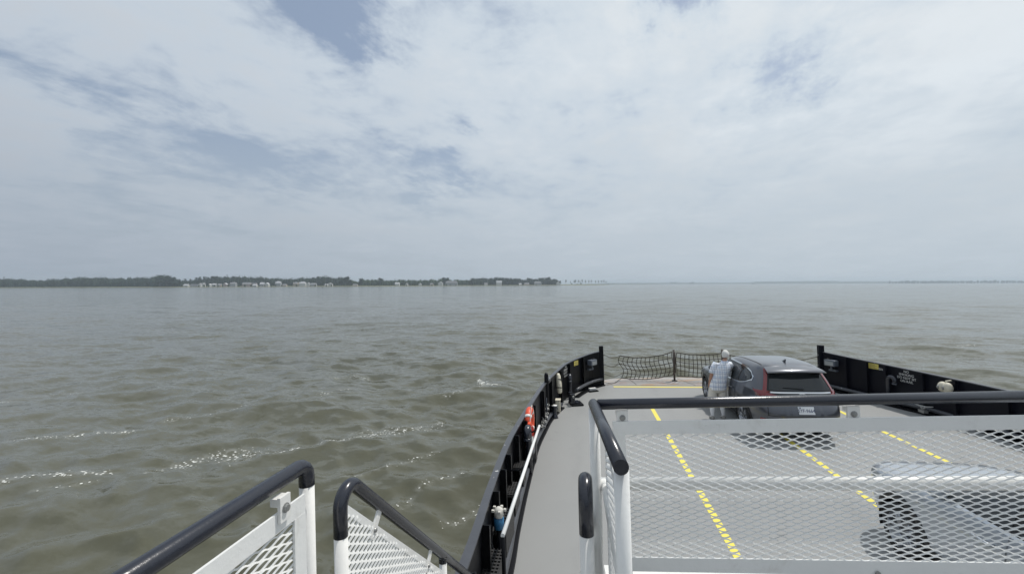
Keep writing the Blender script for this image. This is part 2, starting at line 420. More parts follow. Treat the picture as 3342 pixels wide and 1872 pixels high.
# ------------------------------------------------------------------ mesh builder
class MB:
    def __init__(self):
        self.v, self.f, self.s = [], [], []
    def add(self, verts, faces, smooth=False):
        o = len(self.v)
        self.v += [tuple(map(float, p)) for p in verts]
        self.f += [tuple(i + o for i in fc) for fc in faces]
        self.s += [smooth] * len(faces)
        return self
    def box(self, c, size, R=None, bevel=0.0):
        sx, sy, sz = (k / 2 for k in size)
        c = Vector(c)
        if bevel <= 0:
            pts = [Vector((a * sx, b * sy, d * sz)) for a in (-1, 1) for b in (-1, 1) for d in (-1, 1)]
            fc = [(0, 1, 3, 2), (4, 6, 7, 5), (0, 4, 5, 1), (2, 3, 7, 6), (0, 2, 6, 4), (1, 5, 7, 3)]
        else:
            bm = min(bevel, sx * .9, sy * .9, sz * .9)
            pts, fc = rounded_box(sx, sy, sz, bm)
        if R is not None:
            pts = [R @ p for p in pts]
        return self.add([p + c for p in pts], fc, False)
    def frame(self, o, U, V, W, u0, u1, v0, v1, w0, w1):
        """box spanned in a local frame"""
        o, U, V, W = Vector(o), Vector(U), Vector(V), Vector(W)
        pts = [o + U * a + V * b + W * d for a in (u0, u1) for b in (v0, v1) for d in (w0, w1)]
        return self.add(pts, [(0, 1, 3, 2), (4, 6, 7, 5), (0, 4, 5, 1), (2, 3, 7, 6), (0, 2, 6, 4), (1, 5, 7, 3)])
    def tube(self, pts, r, seg=10, cap=True, closed=False):
        P = [Vector(p) for p in pts]
        n = len(P)
        rr = r if isinstance(r, (list, tuple)) else [r] * n
        verts, faces = [], []
        prev = None
        for i in range(n):
            if closed:
                t = P[(i + 1) % n] - P[i - 1]
            elif i == 0:
                t = P[1] - P[0]
            elif i == n - 1:
                t = P[-1] - P[-2]
            else:
                t = (P[i + 1] - P[i]).normalized() + (P[i] - P[i - 1]).normalized()
            if t.length < 1e-9:
                t = Vector((0, 0, 1))
            t.normalize()
            if prev is None:
                a = Vector((0, 0, 1)) if abs(t.z) < 0.9 else Vector((0, 1, 0))
                prev = (a - t * a.dot(t)).normalized()
            else:
                prev = (prev - t * prev.dot(t))
                if prev.length < 1e-6:
                    prev = t.orthogonal()
                prev.normalize()
            b = t.cross(prev)
            for k in range(seg):
                an = 2 * PI * k / seg
                verts.append(P[i] + (prev * math.cos(an) + b * math.sin(an)) * rr[i])
        m = n if closed else n - 1
        for i in range(m):
            j = (i + 1) % n
            for k in range(seg):
                k2 = (k + 1) % seg
                faces.append((i * seg + k, i * seg + k2, j * seg + k2, j * seg + k))
        self.add(verts, faces, True)
        if cap and not closed:
            o = len(self.v) - len(verts)
            self.f.append(tuple(o + k for k in range(seg))[::-1]); self.s.append(False)
            self.f.append(tuple(o + (n - 1) * seg + k for k in range(seg))); self.s.append(False)
        return self
    def lathe(self, c, prof, seg=20, axis='z', smooth=True, R=None):
        verts, faces = [], []
        for (r, h) in prof:
            for k in range(seg):
                a = 2 * PI * k / seg
                p = Vector((r * math.cos(a), r * math.sin(a), h))
                if axis == 'x':
                    p = Vector((p.z, p.x, p.y))
                elif axis == 'y':
                    p = Vector((p.x, p.z, p.y))
                if R is not None:
                    p = R @ p
                verts.append(p + Vector(c))
        for i in range(len(prof) - 1):
            for k in range(seg):
                k2 = (k + 1) % seg
                faces.append((i * seg + k, i * seg + k2, (i + 1) * seg + k2, (i + 1) * seg + k))
        self.add(verts, faces, smooth)
        return self
    def grid(self, rows, smooth=True, closed_u=False):
        n, m = len(rows), len(rows[0])
        verts = [p for r in rows for p in r]
        faces = []
        for i in range(n - 1):
            for k in range(m if closed_u else m - 1):
                k2 = (k + 1) % m
                faces.append((i * m + k, i * m + k2, (i + 1) * m + k2, (i + 1) * m + k))
        return self.add(verts, faces, smooth)
    def ellipsoid(self, c, rad, seg=16, rings=10, R=None):
        rows = []
        c = Vector(c)
        for i in range(rings + 1):
            th = PI * i / rings
            row = []
            for k in range(seg):
                a = 2 * PI * k / seg
                p = Vector((rad[0] * math.sin(th) * math.cos(a), rad[1] * math.sin(th) * math.sin(a), rad[2] * math.cos(th)))
                row.append((R @ p if R is not None else p) + c)
            rows.append(row)
        return self.grid(rows, True, True)
    def mesh(self, name, material, origin=(0, 0, 0)):
        me = bpy.data.meshes.new(name)
        o = origin
        me.from_pydata([(p[0] - o[0], p[1] - o[1], p[2] - o[2]) for p in self.v], [], self.f)
        me.polygons.foreach_set('use_smooth', self.s)
        if material:
            me.materials.append(MATS[material])
        me.update()
        return me
    def build(self, name, material, parent=None, origin=(0, 0, 0)):
        ob = bpy.data.objects.new(name, self.mesh(name, material, origin))
        COL.objects.link(ob)
        if parent is not None:
            ob.parent = parent
        return ob

def rounded_box(sx, sy, sz, b):
    bm_v, bm_f = [], []
    import bmesh
    bm = bmesh.new()
    bmesh.ops.create_cube(bm, size=1.0)
    for v in bm.verts:
        v.co = Vector((v.co.x * 2 * sx, v.co.y * 2 * sy, v.co.z * 2 * sz))
    bmesh.ops.bevel(bm, geom=list(bm.edges), offset=b, segments=2, affect='EDGES', profile=0.5)
    bm.verts.index_update()
    bm_v = [v.co.copy() for v in bm.verts]
    bm_f = [tuple(v.index for v in f.verts) for f in bm.faces]
    bm.free()
    return bm_v, bm_f

def thing(name, label, cat, loc=(0, 0, 0), group=None, ship=False, rot=None):
    o = bpy.data.objects.new(name, None)
    o.empty_display_size = 0.2
    COL.objects.link(o)
    o.location = loc
    if rot is not None:
        o.rotation_euler = rot
    tag(o, label, cat, group, ship)
    return o
def tag(o, label=None, cat=None, group=None, ship=False):
    if label: o['label'] = label
    if cat: o['category'] = cat
    if group: o['group'] = group
    if ship: SHIP_OBJS.append(o)
    return o
def struct(o, ship=False):
    o['kind'] = 'structure'
    if ship: SHIP_OBJS.append(o)
    return o

def lerp_curve(pts, n, closed=False):
    """Catmull-Rom through points"""
    P = [np.array(p, float) for p in pts]
    P = [2 * P[0] - P[1]] + P + [2 * P[-1] - P[-2]]
    out = []
    for i in range(1, len(P) - 2):
        for k in range(n):
            t = k / n
            a, b, c, d = P[i - 1:i + 3]
            out.append(0.5 * (2 * b + (c - a) * t + (2 * a - 5 * b + 4 * c - d) * t * t + (3 * b - a - 3 * c + d) * t ** 3))
    out.append(P[-2])
    return [tuple(p) for p in out]

_txt = {}
def text_geo(s, size, align='CENTER', line=1.0):
    """flat letters as vertices and faces in the XY plane"""
    key = (s, size, align, line)
    if key in _txt:
        return _txt[key]
    cu = bpy.data.curves.new('lettering', 'FONT')
    cu.body = s; cu.size = size; cu.align_x = align; cu.align_y = 'CENTER'; cu.space_line = line
    cu.extrude = 0.0012; cu.resolution_u = 2
    ob = bpy.data.objects.new('lettering', cu)
    COL.objects.link(ob)
    dg = bpy.context.evaluated_depsgraph_get()
    me = bpy.data.meshes.new_from_object(ob.evaluated_get(dg))
    vs = [v.co.copy() for v in me.vertices]
    fs = [tuple(p.vertices) for p in me.polygons]
    bpy.data.objects.remove(ob); bpy.data.meshes.remove(me); bpy.data.curves.remove(cu)
    _txt[key] = (vs, fs)
    return vs, fs
def put_text(mb, s, size, o, X, Y, N, off=0.003, bold=0.0, line=1.0, sx=1.0):
    vs, fs = text_geo(s, size, 'CENTER', line)
    o, X, Y, N = Vector(o), Vector(X).normalized(), Vector(Y).normalized(), Vector(N).normalized()
    pts = [o + X * v.x * sx + Y * v.y + N * (off + v.z) for v in vs]
    mb.add(pts, fs)

# ------------------------------------------------------------------ water
FOAM_LINES = [  # points on the water, width, amount
    ([(-13.6, 10.9), (-12.9, 11.3), (-12.1, 11.4), (-11.2, 11.5)], 0.22, 1.1),
    ([(-12.1, 10.4), (-11.7, 10.7), (-11.0, 11.0)], 0.13, 0.9),
    ([(-10.0, 11.5), (-9.6, 12.4), (-9.0, 12.9), (-7.5, 12.8), (-6.7, 13.1), (-5.4, 13.9), (-4.1, 14.8), (-2.8, 15.5)], 0.34, 1.0),
    ([(-9.9, 12.0), (-9.3, 12.6), (-8.2, 12.1), (-7.8, 12.6)], 0.22, 0.6),
    ([(-16.5, 13.9), (-15.6, 14.2), (-14.9, 14.6), (-13.9, 15.1)], 0.26, 0.95),
    ([(-13.5, 16.3), (-12.2, 17.1), (-11.7, 17.8)], 0.25, 0.7),
    ([(-4.4, 11.2), (-3.4, 11.9), (-2.4, 12.8)], 0.16, 0.75),
    ([(-2.6, 9.9), (-2.3, 10.6), (-2.0, 10.9), (-1.5, 11.3)], 0.13, 0.85),
    ([(-1.9, 22.4), (-1.3, 21.3), (-0.7, 20.6)], 0.22, 1.4),
    ([(-9.0, 19.2), (-8.5, 20.2), (-7.8, 21.0)], 0.28, 0.75),
    ([(-3.1, 19.1), (-2.1, 20.2), (-1.2, 20.9)], 0.30, 0.75),
    ([(-10.0, 22.8), (-9.2, 23.5), (-7.7, 23.2)], 0.25, 0.75),
    ([(-23.0, 18.7), (-22.4, 20.1), (-21.2, 20.4)], 0.3, 0.7),
    ([(-5.4, 14.5), (-4.2, 15.3), (-2.6, 16.2)], 0.30, 0.8),
    ([(-1.4, 9.3), (-0.8, 9.8), (-0.5, 10.4)], 0.14, 0.75),
    ([(23.2, 41.1), (24.3, 41.7)], 0.4, 1.0),
    ([(37.8, 35.0), (38.9, 35.2)], 0.3, 1.2),
    ([(22.7, 26.1), (24.0, 24.8)], 0.3, 0.8),
    ([(14.4, 32.6), (16.9, 34.6)], 0.4, 0.8),
    ([(-1.8, 27.2), (0.3, 27.6)], 0.3, 0.7),
    ([(4.0, 27.0), (6.0, 28.2)], 0.3, 0.8),
    ([(9.0, 26.0), (12.0, 27.0)], 0.3, 0.7),
    ([(28.0, 33.0), (30.5, 34.0)], 0.3, 0.7),
]
def build_water():
    rs = [0.0, 1.5]
    r = 3.0
    while r < 60:
        rs.append(r); r *= 1.0085
    while r < 420:
        rs.append(r); r *= 1.0115
    while r < 8900:
        rs.append(r); r *= 1.06
    rs.append(8900.0)
    rs = np.array(rs)
    fine = np.radians(np.arange(-64, 64.01, 0.21))
    coarse = np.radians(np.arange(68, 292.1, 5.6))
    th = np.concatenate([fine, coarse])
    n, m = len(rs), len(th)
    Rr, Th = np.meshgrid(rs, th, indexing='ij')
    X, Y = Rr * np.sin(Th), Rr * np.cos(Th)
    dr = np.gradient(rs)[:, None] * np.ones_like(X)
    lat = np.where(np.abs(Th) < math.radians(64.2), Rr * math.radians(0.21), Rr * math.radians(5.6))
    sp = np.maximum(dr, lat)
    Z = np.zeros_like(X); DX = np.zeros_like(X); DY = np.zeros_like(X)
    rng = np.random.default_rng(5)
    jac = np.zeros_like(X)
    for i in range(130):
        lam = 0.6 * (11.0 / 0.6) ** rng.random()
        ang = math.radians(-112 + rng.normal(0, 34))
        k = 2 * PI / lam
        amp = 0.0064 * lam ** 0.46 * (0.5 + rng.random())
        if lam > 9: amp *= 0.8
        ph = rng.random() * 2 * PI
        kx, ky = k * math.cos(ang), k * math.sin(ang)
        fade = np.clip((lam / np.maximum(sp, 1e-6) - 3.0) / 4.0, 0, 1)
        p = kx * X + ky * Y + ph
        s, c = np.sin(p), np.cos(p)
        a = amp * fade
        Z += a * s
        DX += a * 0.75 * math.cos(ang) * c
        DY += a * 0.75 * math.sin(ang) * c
        jac += a * k * 0.75 * s
    # gustier patches
    patch = 1.0 + 0.30 * np.sin(X * 0.045 + 0.8 * np.sin(Y * 0.03)) * np.sin(Y * 0.05 + 1.3)
    Z *= patch; DX *= patch; DY *= patch
    foam = np.clip((jac * patch - 0.74) * 2.2, 0, 0.7) * (Rr > 14)
    for pts, wd, am in FOAM_LINES:
        P = np.array(lerp_curve(pts, 6))
        best = np.full(X.shape, 1e9)
        sel = (X > P[:, 0].min() - 3) & (X < P[:, 0].max() + 3) & (Y > P[:, 1].min() - 3) & (Y < P[:, 1].max() + 3)
        xs, ys = X[sel], Y[sel]
        d = np.full(xs.shape, 1e9); tpar = np.zeros(xs.shape)
        for i in range(len(P) - 1):
            ax, ay = P[i]; bx, by = P[i + 1]
            L2 = (bx - ax) ** 2 + (by - ay) ** 2 + 1e-9
            t = np.clip(((xs - ax) * (bx - ax) + (ys - ay) * (by - ay)) / L2, 0, 1)
            dd = np.hypot(xs - ax - t * (bx - ax), ys - ay - t * (by - ay))
            tp = (i + t) / (len(P) - 1)
            tpar = np.where(dd < d, tp, tpar)
            d = np.minimum(d, dd)
        wv = wd * (0.75 + 0.5 * np.sin(tpar * 19 + pts[0][0] * 3) * np.sin(tpar * 7.3 + pts[0][1])) + 0.05
        core = np.exp(-(d / wv) ** 2) * am * (0.86 + 0.16 * np.sin(tpar * 31 + pts[0][1] * 2))
        halo = 0.22 * np.exp(-(d / (wv * 3.2)) ** 2) * am
        foam[sel] = np.maximum(foam[sel], core + halo)
    X = X + DX; Y = Y + DY
    verts = np.stack([X, Y, Z], -1).reshape(-1, 3)
    ii, jj = np.meshgrid(np.arange(n - 1), np.arange(m), indexing='ij')
    j2 = (jj + 1) % m
    quads = np.stack([ii * m + jj, (ii + 1) * m + jj, (ii + 1) * m + j2, ii * m + j2], -1).reshape(-1, 4)
    quads = quads[m:]                     # inside the first ring
    # close the middle
    verts[:m] = verts[m:2 * m]
    me = bpy.data.meshes.new('river_water')
    me.vertices.add(len(verts)); me.vertices.foreach_set('co', verts.ravel().astype(np.float32))
    nf = len(quads)
    me.loops.add(nf * 4); me.loops.foreach_set('vertex_index', quads[:, ::-1].ravel().astype(np.int32))
    me.polygons.add(nf)
    me.polygons.foreach_set('loop_start', np.arange(0, nf * 4, 4, dtype=np.int32))
    me.polygons.foreach_set('use_smooth', np.ones(nf, dtype=bool))
    at = me.attributes.new('foam', 'FLOAT', 'POINT')
    at.data.foreach_set('value', foam.ravel().astype(np.float32))
    me.materials.append(MATS['river_water'])
    me.update(calc_edges=True)
    me.validate()
    o = bpy.data.objects.new('river_water', me)
    COL.objects.link(o)
    struct(o)
build_water()

# ------------------------------------------------------------------ the air
def build_haze():
    mb = MB().box((0, 0, 20.5), (18600, 18600, 47.0))
    m = bpy.data.materials.new('haze'); m.use_nodes = True
    w = NT(m.node_tree); w.n.clear()
    out = w.node('ShaderNodeOutputMaterial')
    v = w.node('ShaderNodeVolumePrincipled')
    v.inputs['Color'].default_value = (0.66, 0.75, 0.84, 1)
    v.inputs['Density'].default_value = HAZE
    v.inputs['Anisotropy'].default_value = 0.3
    w.l.new(v.outputs[0], out.inputs['Volume'])
    MATS['haze'] = m
    o = mb.build('haze', 'haze')
    o['kind'] = 'stuff'
HAZE = 0.00019
build_haze()

# ------------------------------------------------------------------ far shores
def sx_dir(sx):
    return (sx - 1671.0) / 1360.0
D_TAB = [(-1300, 1120), (0, 1150), (600, 1200), (1050, 1240), (1400, 1360), (1600, 1480), (1850, 1640), (1985, 1800)]
H_TAB = [(-1300, 32), (-500, 30), (0, 34), (140, 26), (250, 37), (410, 33), (490, 35), (535, 45), (570, 34), (590, 22), (612, 24), (665, 31), (696, 36), (801, 38), (853, 35), (870, 30),
         (916, 30), (943, 28), (1010, 33), (1063, 35), (1125, 32), (1142, 26), (1170, 20), (1178, 26), (1242, 27), (1263, 22), (1306, 26), (1370, 24), (1449, 28), (1466, 25),
         (1515, 22), (1539, 27), (1562, 28), (1600, 26), (1623, 30), (1686, 26), (1710, 22), (1762, 25), (1790, 27), (1811, 22), (1838, 12), (1985, 8)]
def tab(T, x):
    return float(np.interp(x, [a for a, _ in T], [b for _, b in T]))
def shore_pt(sx, back=0.0):
    D = tab(D_TAB, sx) + back
    return (sx_dir(sx) * D, D)

def build_shore():
    # the low bank: waterline, a bank, and the land behind it
    xs = list(np.arange(-1300, 1981, 12.0)) + [1984.0]
    prof = [(0, -0.6), (6, 0.5), (16, 1.1), (60, 2.0), (320, 3.0), (700, 3.5)]
    rows = []
    for b, h in prof:
        row = []
        for s in xs:
            tp = min(1.0, max(0.0, (1988 - s) / 60.0))
            p = shore_pt(s + (3 * math.sin(s * 0.11) if b < 20 else 0), b * (0.3 + 0.7 * tp) + 5 * math.sin(s * 0.37) * (b < 20))
            row.append((p[0], p[1], h * tp if h > 0 else h))
        rows.append(row)
    o = MB().grid(rows).build('shore', 'shore_grass')
    struct(o)
    # the low spit beyond the point
    rows = []
    for b, h in [(0, -0.5), (10, 0.8), (70, 1.6), (150, 0.8)]:
        row = []
        for s in np.arange(1850, 2170, 10.0):
            tp = min(1.0, (2172 - s) / 90.0)
            D = 2300 + (s - 1850) * 1.2 + b
            row.append((sx_dir(s) * D, D, h * tp))
        rows.append(row)
    struct(MB().grid(rows).build('spit', 'shore_grass'))
    # low land far off to the right, fading into the haze
    def far(s0, s1, D, T, name):
        rows = [[], [], []]
        rng = np.random.default_rng(int(s0))
        for s in np.arange(s0, s1 + 1, 8.0):
            h = max(0.3, tab(T, s) * D / 1360.0 + rng.normal(0, 0.7))
            for i, (b, k) in enumerate(((0, 0.0), (30, 0.85), (150, 1.0))):
                rows[i].append((sx_dir(s) * (D + b), D + b, h * k - (0.5 if i == 0 else 0)))
        o = MB().grid(rows).build(name, 'far_land')
        struct(o)
    far(1900, 2950, 5600, [(1900, 1), (2000, 4), (2160, 4), (2215, 5), (2240, 4), (2450, 4), (2465, 7), (2650, 8), (2730, 8.5), (2740, 6), (2800, 7.5), (2900, 6), (2950, 3)], 'far_land')
    far(2700, 3200, 5200, [(2700, 2), (2800, 6), (2950, 6), (3060, 6.5), (3200, 5)], 'far_land')
build_shore()

def leaf_cards(rng, c, rad, n, size, V, F, droop=0.0):
    """n leaf clumps through an ellipsoid, denser near its skin"""
    for _ in range(n):
        d = rng.normal(size=3); d /= np.linalg.norm(d) + 1e-9
        k = 0.45 + 0.6 * rng.random() ** 0.5
        p = np.array(c) + d * np.array(rad) * k
        if p[2] < 0.3: p[2] = 0.3
        a = rng.normal(size=3); a /= np.linalg.norm(a)
        b = np.cross(a, rng.normal(size=3)); b /= np.linalg.norm(b) + 1e-9
        s = size * (0.6 + 0.8 * rng.random())
        o = len(V)
        V += [tuple(p - a * s), tuple(p + b * s * 0.7), tuple(p + a * s), tuple(p - b * s * 0.7)]
        F.append((o, o + 1, o + 2, o + 3))
def core(rng, c, rad, V, F):
    o = len(V)
    t = (1 + 5 ** 0.5) / 2
    P = [(-1, t, 0), (1, t, 0), (-1, -t, 0), (1, -t, 0), (0, -1, t), (0, 1, t), (0, -1, -t), (0, 1, -t), (t, 0, -1), (t, 0, 1), (-t, 0, -1), (-t, 0, 1)]
    for q in P:
        q = np.array(q) / 1.9 * (0.8 + 0.35 * rng.random())
        V.append(tuple(np.array(c) + q * np.array(rad)))
    for fc in [(0, 11, 5), (0, 5, 1), (0, 1, 7), (0, 7, 10), (0, 10, 11), (1, 5, 9), (5, 11, 4), (11, 10, 2), (10, 7, 6), (7, 1, 8),
               (3, 9, 4), (3, 4, 2), (3, 2, 6), (3, 6, 8), (3, 8, 9), (4, 9, 5), (2, 4, 11), (6, 2, 10), (8, 6, 7), (9, 8, 1)]:
        F.append(tuple(o + i for i in fc))
def raw_mesh(name, V, F, material):
    me = bpy.data.meshes.new(name)
    me.from_pydata(V, [], F)
    me.materials.append(MATS[material])
    me.update()
    return me

def build_forest(name, s0, s1, back0, rows, step, material, seed, scale=1.0, dfun=None):
    rng = np.random.default_rng(seed)
    V, F = [], []
    for rw in range(rows):
        s = s0 + rng.random() * step
        while s < s1:
            b = back0 + rw * 26 + rng.random() * 22
            if dfun is None:
                x, y = shore_pt(s, b)
            else:
                D = dfun(s) + b
                x, y = sx_dir(s) * D, D
            hpx = tab(H_TAB, s) if dfun is None else scale
            h = hpx * y / 1360.0 * (0.80 + 0.26 * rng.random()) * (scale if dfun is None else (0.7 + 0.6 * rng.random()))
            w = h * (0.20 + 0.12 * rng.random())
            core(rng, (x, y, h * 0.42), (w * 1.1, w * 0.95, h * 0.52), V, F)
            leaf_cards(rng, (x, y, h * 0.52), (w * 1.15, w * 1.0, h * 0.47), 54, 0.036 * h + 0.25, V, F)
            s += step * (0.7 + 0.6 * rng.random())
    o = bpy.data.objects.new(name, raw_mesh(name, V, F, material))
    COL.objects.link(o)
    o['kind'] = 'stuff'
    return o
build_forest('forest', -1250, 592, 40, 3, 8.5, 'leaf_dark', 21)
build_forest('forest', 584, 1130, 120, 3, 8.5, 'leaf_dark', 22)
build_forest('forest', 1120, 1560, 95, 3, 9.0, 'leaf_mid', 23, 0.93)
build_forest('forest', 1545, 1826, 70, 3, 7.5, 'leaf_dark', 24)
build_forest('forest', 2900, 4000, 0, 3, 10, 'leaf_dark', 25, 8.5, lambda s: 3900 - min(900, max(0, s - 3150) * 1.4))
build_forest('shrubbery', 640, 1600, 12, 1, 17, 'leaf_mid', 26, 0.28)

# trees one can tell apart along the far shore
def tree_meshes(kind, seed):
    rng = np.random.default_rng(seed)
    V, F = [], []
    mbt = MB()
    if kind == 'broad':
        mbt.tube([(0, 0, 0), (0.02, 0.01, 0.25), (0.0, 0.02, 0.5)], [0.028, 0.022, 0.012], 6)
        for k in range(4):
            a = k * 1.7 + rng.random(); mbt.tube([(0, 0, 0.25 + 0.05 * k), (0.14 * math.cos(a), 0.14 * math.sin(a), 0.45 + 0.06 * k)], [0.013, 0.005], 5)
        for k in range(9):
            a = rng.random() * 2 * PI; rr = 0.19 * rng.random() ** 0.5
            c = (rr * math.cos(a), rr * math.sin(a), 0.34 + 0.46 * rng.random())
            q = 0.12 + 0.08 * rng.random()
            core(rng, c, (q * .8, q * .8, q * .7), V, F)
            leaf_cards(rng, c, (q * 1.15, q * 1.15, q), 42, 0.034, V, F)
        mt = 'leaf_dark'
    elif kind == 'pine':
        mbt.tube([(0, 0, 0), (0.01, 0, 0.5), (0.0, 0.01, 0.93)], [0.020, 0.015, 0.005], 6)
        for k in range(8):
            z = 0.55 + 0.055 * k; a = k * 2.3; L = 0.16 * (1 - 0.06 * k)
            mbt.tube([(0, 0, z), (L * math.cos(a), L * math.sin(a), z + 0.03)], [0.007, 0.003], 4)
            c = (L * 0.75 * math.cos(a), L * 0.75 * math.sin(a), z + 0.03)
            core(rng, c, (0.06, 0.06, 0.035), V, F)
            leaf_cards(rng, c, (0.10, 0.10, 0.05), 34, 0.026, V, F)
        leaf_cards(rng, (0, 0, 0.96), (0.07, 0.07, 0.05), 30, 0.024, V, F)
        mt = 'leaf_pine'
    else:
        mbt.tube([(0, 0, 0), (0.01, 0, 0.4)], [0.03, 0.02], 6)
        for k in range(6):
            a = rng.random() * 2 * PI; rr = 0.3 * rng.random() ** 0.5
            c = (rr * math.cos(a), rr * math.sin(a), 0.3 + 0.4 * rng.random())
            core(rng, c, (0.22, 0.22, 0.18), V, F)
            leaf_cards(rng, c, (0.30, 0.30, 0.25), 40, 0.06, V, F)
        mt = 'leaf_mid'
    return mbt.mesh('trunk', 'bark'), raw_mesh('crown', V, F, mt)
TREE = {k: [tree_meshes(k, 40 + 7 * i + len(k)) for i in range(3)] for k in ('broad', 'pine', 'bush')}
_tree_n = [0]
def tree(kind, sx, hpx, back, label, group=None, D=None, zb=1.2, mat_over=None):
    if D is None:
        x, y = shore_pt(sx, back)
    else:
        x, y = sx_dir(sx) * D, D
    h = hpx * y / 1360.0
    nm = {'broad': 'broadleaf_tree', 'pine': 'pine_tree', 'bush': 'small_tree'}[kind]
    t = thing(nm, label, 'tree', (x, y, zb - 0.3), group)
    i = _tree_n[0] % 3; _tree_n[0] += 1
    for part, me in zip(('trunk', 'crown'), TREE[kind][i]):
        o = bpy.data.objects.new(part, me)
        COL.objects.link(o); o.parent = t
    t.scale = (h, h, h)
    t.rotation_euler = (0, 0, _tree_n[0] * 1.3)
    return t
tree('broad', 520, 40, 30, 'broad dark tree in the tallest grove at the end of the left woods', None)
tree('broad', 545, 45, 30, 'tallest rounded tree crowning the grove at the end of the left woods', None)
tree('broad', 566, 36, 28, 'last rounded tree on the village side of the tall left grove', None)
tree('pine', 586, 25, 40, 'small pine just past the tall left grove where the gap begins', None)
tree('pine', 605, 26, 60, 'lone pine standing in the gap between the left grove and the village', None)
for s, h in ((622, 25), (641, 30), (652, 32), (668, 33), (680, 31), (694, 34), (706, 33)):
    tree('pine', s, h, 90, 'tall pine in the ragged row behind the first village houses', 'pines behind the first village houses')
tree('broad', 783, 19, 40, 'dark rounded tree between the grey hip-roofed house and the long row house', None)
tree('broad', 888, 17, 40, 'dark spreading tree right of the bright white gabled house', None)
tree('broad', 930, 15, 40, 'low dark tree behind the tall two-storey grey house', None)
tree('broad', 1046, 21, 40, 'round dark tree at the right end of the village', None)
tree('broad', 1088, 19, 45, 'pale green tree beside the white gabled cottage past the village', None)
tree('broad', 1118, 30, 60, 'big dark tree on the left flank of the large clump past the village', None)
tree('broad', 1132, 35, 40, 'tallest dark tree of the large clump past the village', None)
tree('broad', 1143, 27, 40, 'dark tree on the right flank of the large clump past the village', None)
tree('broad', 1178, 29, 60, 'rounded green tree just right of the notch in the treeline', None)
tree('broad', 1242, 29, 70, 'broad dark tree midway along the green bank', None)
tree('broad', 1313, 17, 40, 'dark tree hugging the right wall of the white house on the bank', None)
tree('broad', 1449, 31, 60, 'tall twin-topped dark tree behind the barn-roofed house', None)
tree('broad', 1460, 29, 60, 'lower dark tree joined to the twin-topped one behind the barn-roofed house', None)
tree('broad', 1539, 29, 60, 'tall dark tree standing up between the big grey house and the point', None)
for s, h in ((1619, 30), (1640, 28), (1660, 29), (1690, 25), (1726, 27), (1745, 25), (1764, 27)):
    tree('broad', s, h, 50, 'dark leafy tree in the solid grove along the point', 'trees of the grove along the point')
tree('broad', 1790, 29, 45, 'highest leafy tree near the tip of the point', None)
tree('broad', 1806, 25, 45, 'leafy tree nearest the bright white house at the tip', None)
tree('broad', 1828, 16, 40, 'small tree right behind the bright white house at the tip', None)
tree('pine', 1847, 17, 0, 'single slender tree rising beyond the tip of the point', None, D=2000)
for s, h in ((1862, 11), (1874, 14), (1878, 16), (1888, 15), (1893, 12), (1900, 17), (1911, 14), (1922, 14), (1930, 15), (1944, 13), (1953, 14), (1963, 14), (1971, 15), (1978, 11)):
    tree('pine', s, h, 0, 'thin tree in the sparse row on the low spit', 'thin trees on the low spit', D=2350 + (s - 1850) * 1.2)
for s, h in ((1866, 6), (1884, 6), (1896, 7), (1985, 5), (1999, 4)):
    tree('bush', s, h, 0, 'low shrub at the foot of the sparse trees on the spit', 'shrubs on the low spit', D=2330 + (s - 1850) * 1.2, zb=0.8)
for s, h in ((2192, 8), (2204, 7), (2254, 7), (2262, 8)):
    tree('bush', s, h, 0, 'tiny far tree breaking the flat horizon', 'tiny trees on the flat horizon', D=5300, zb=1.0)

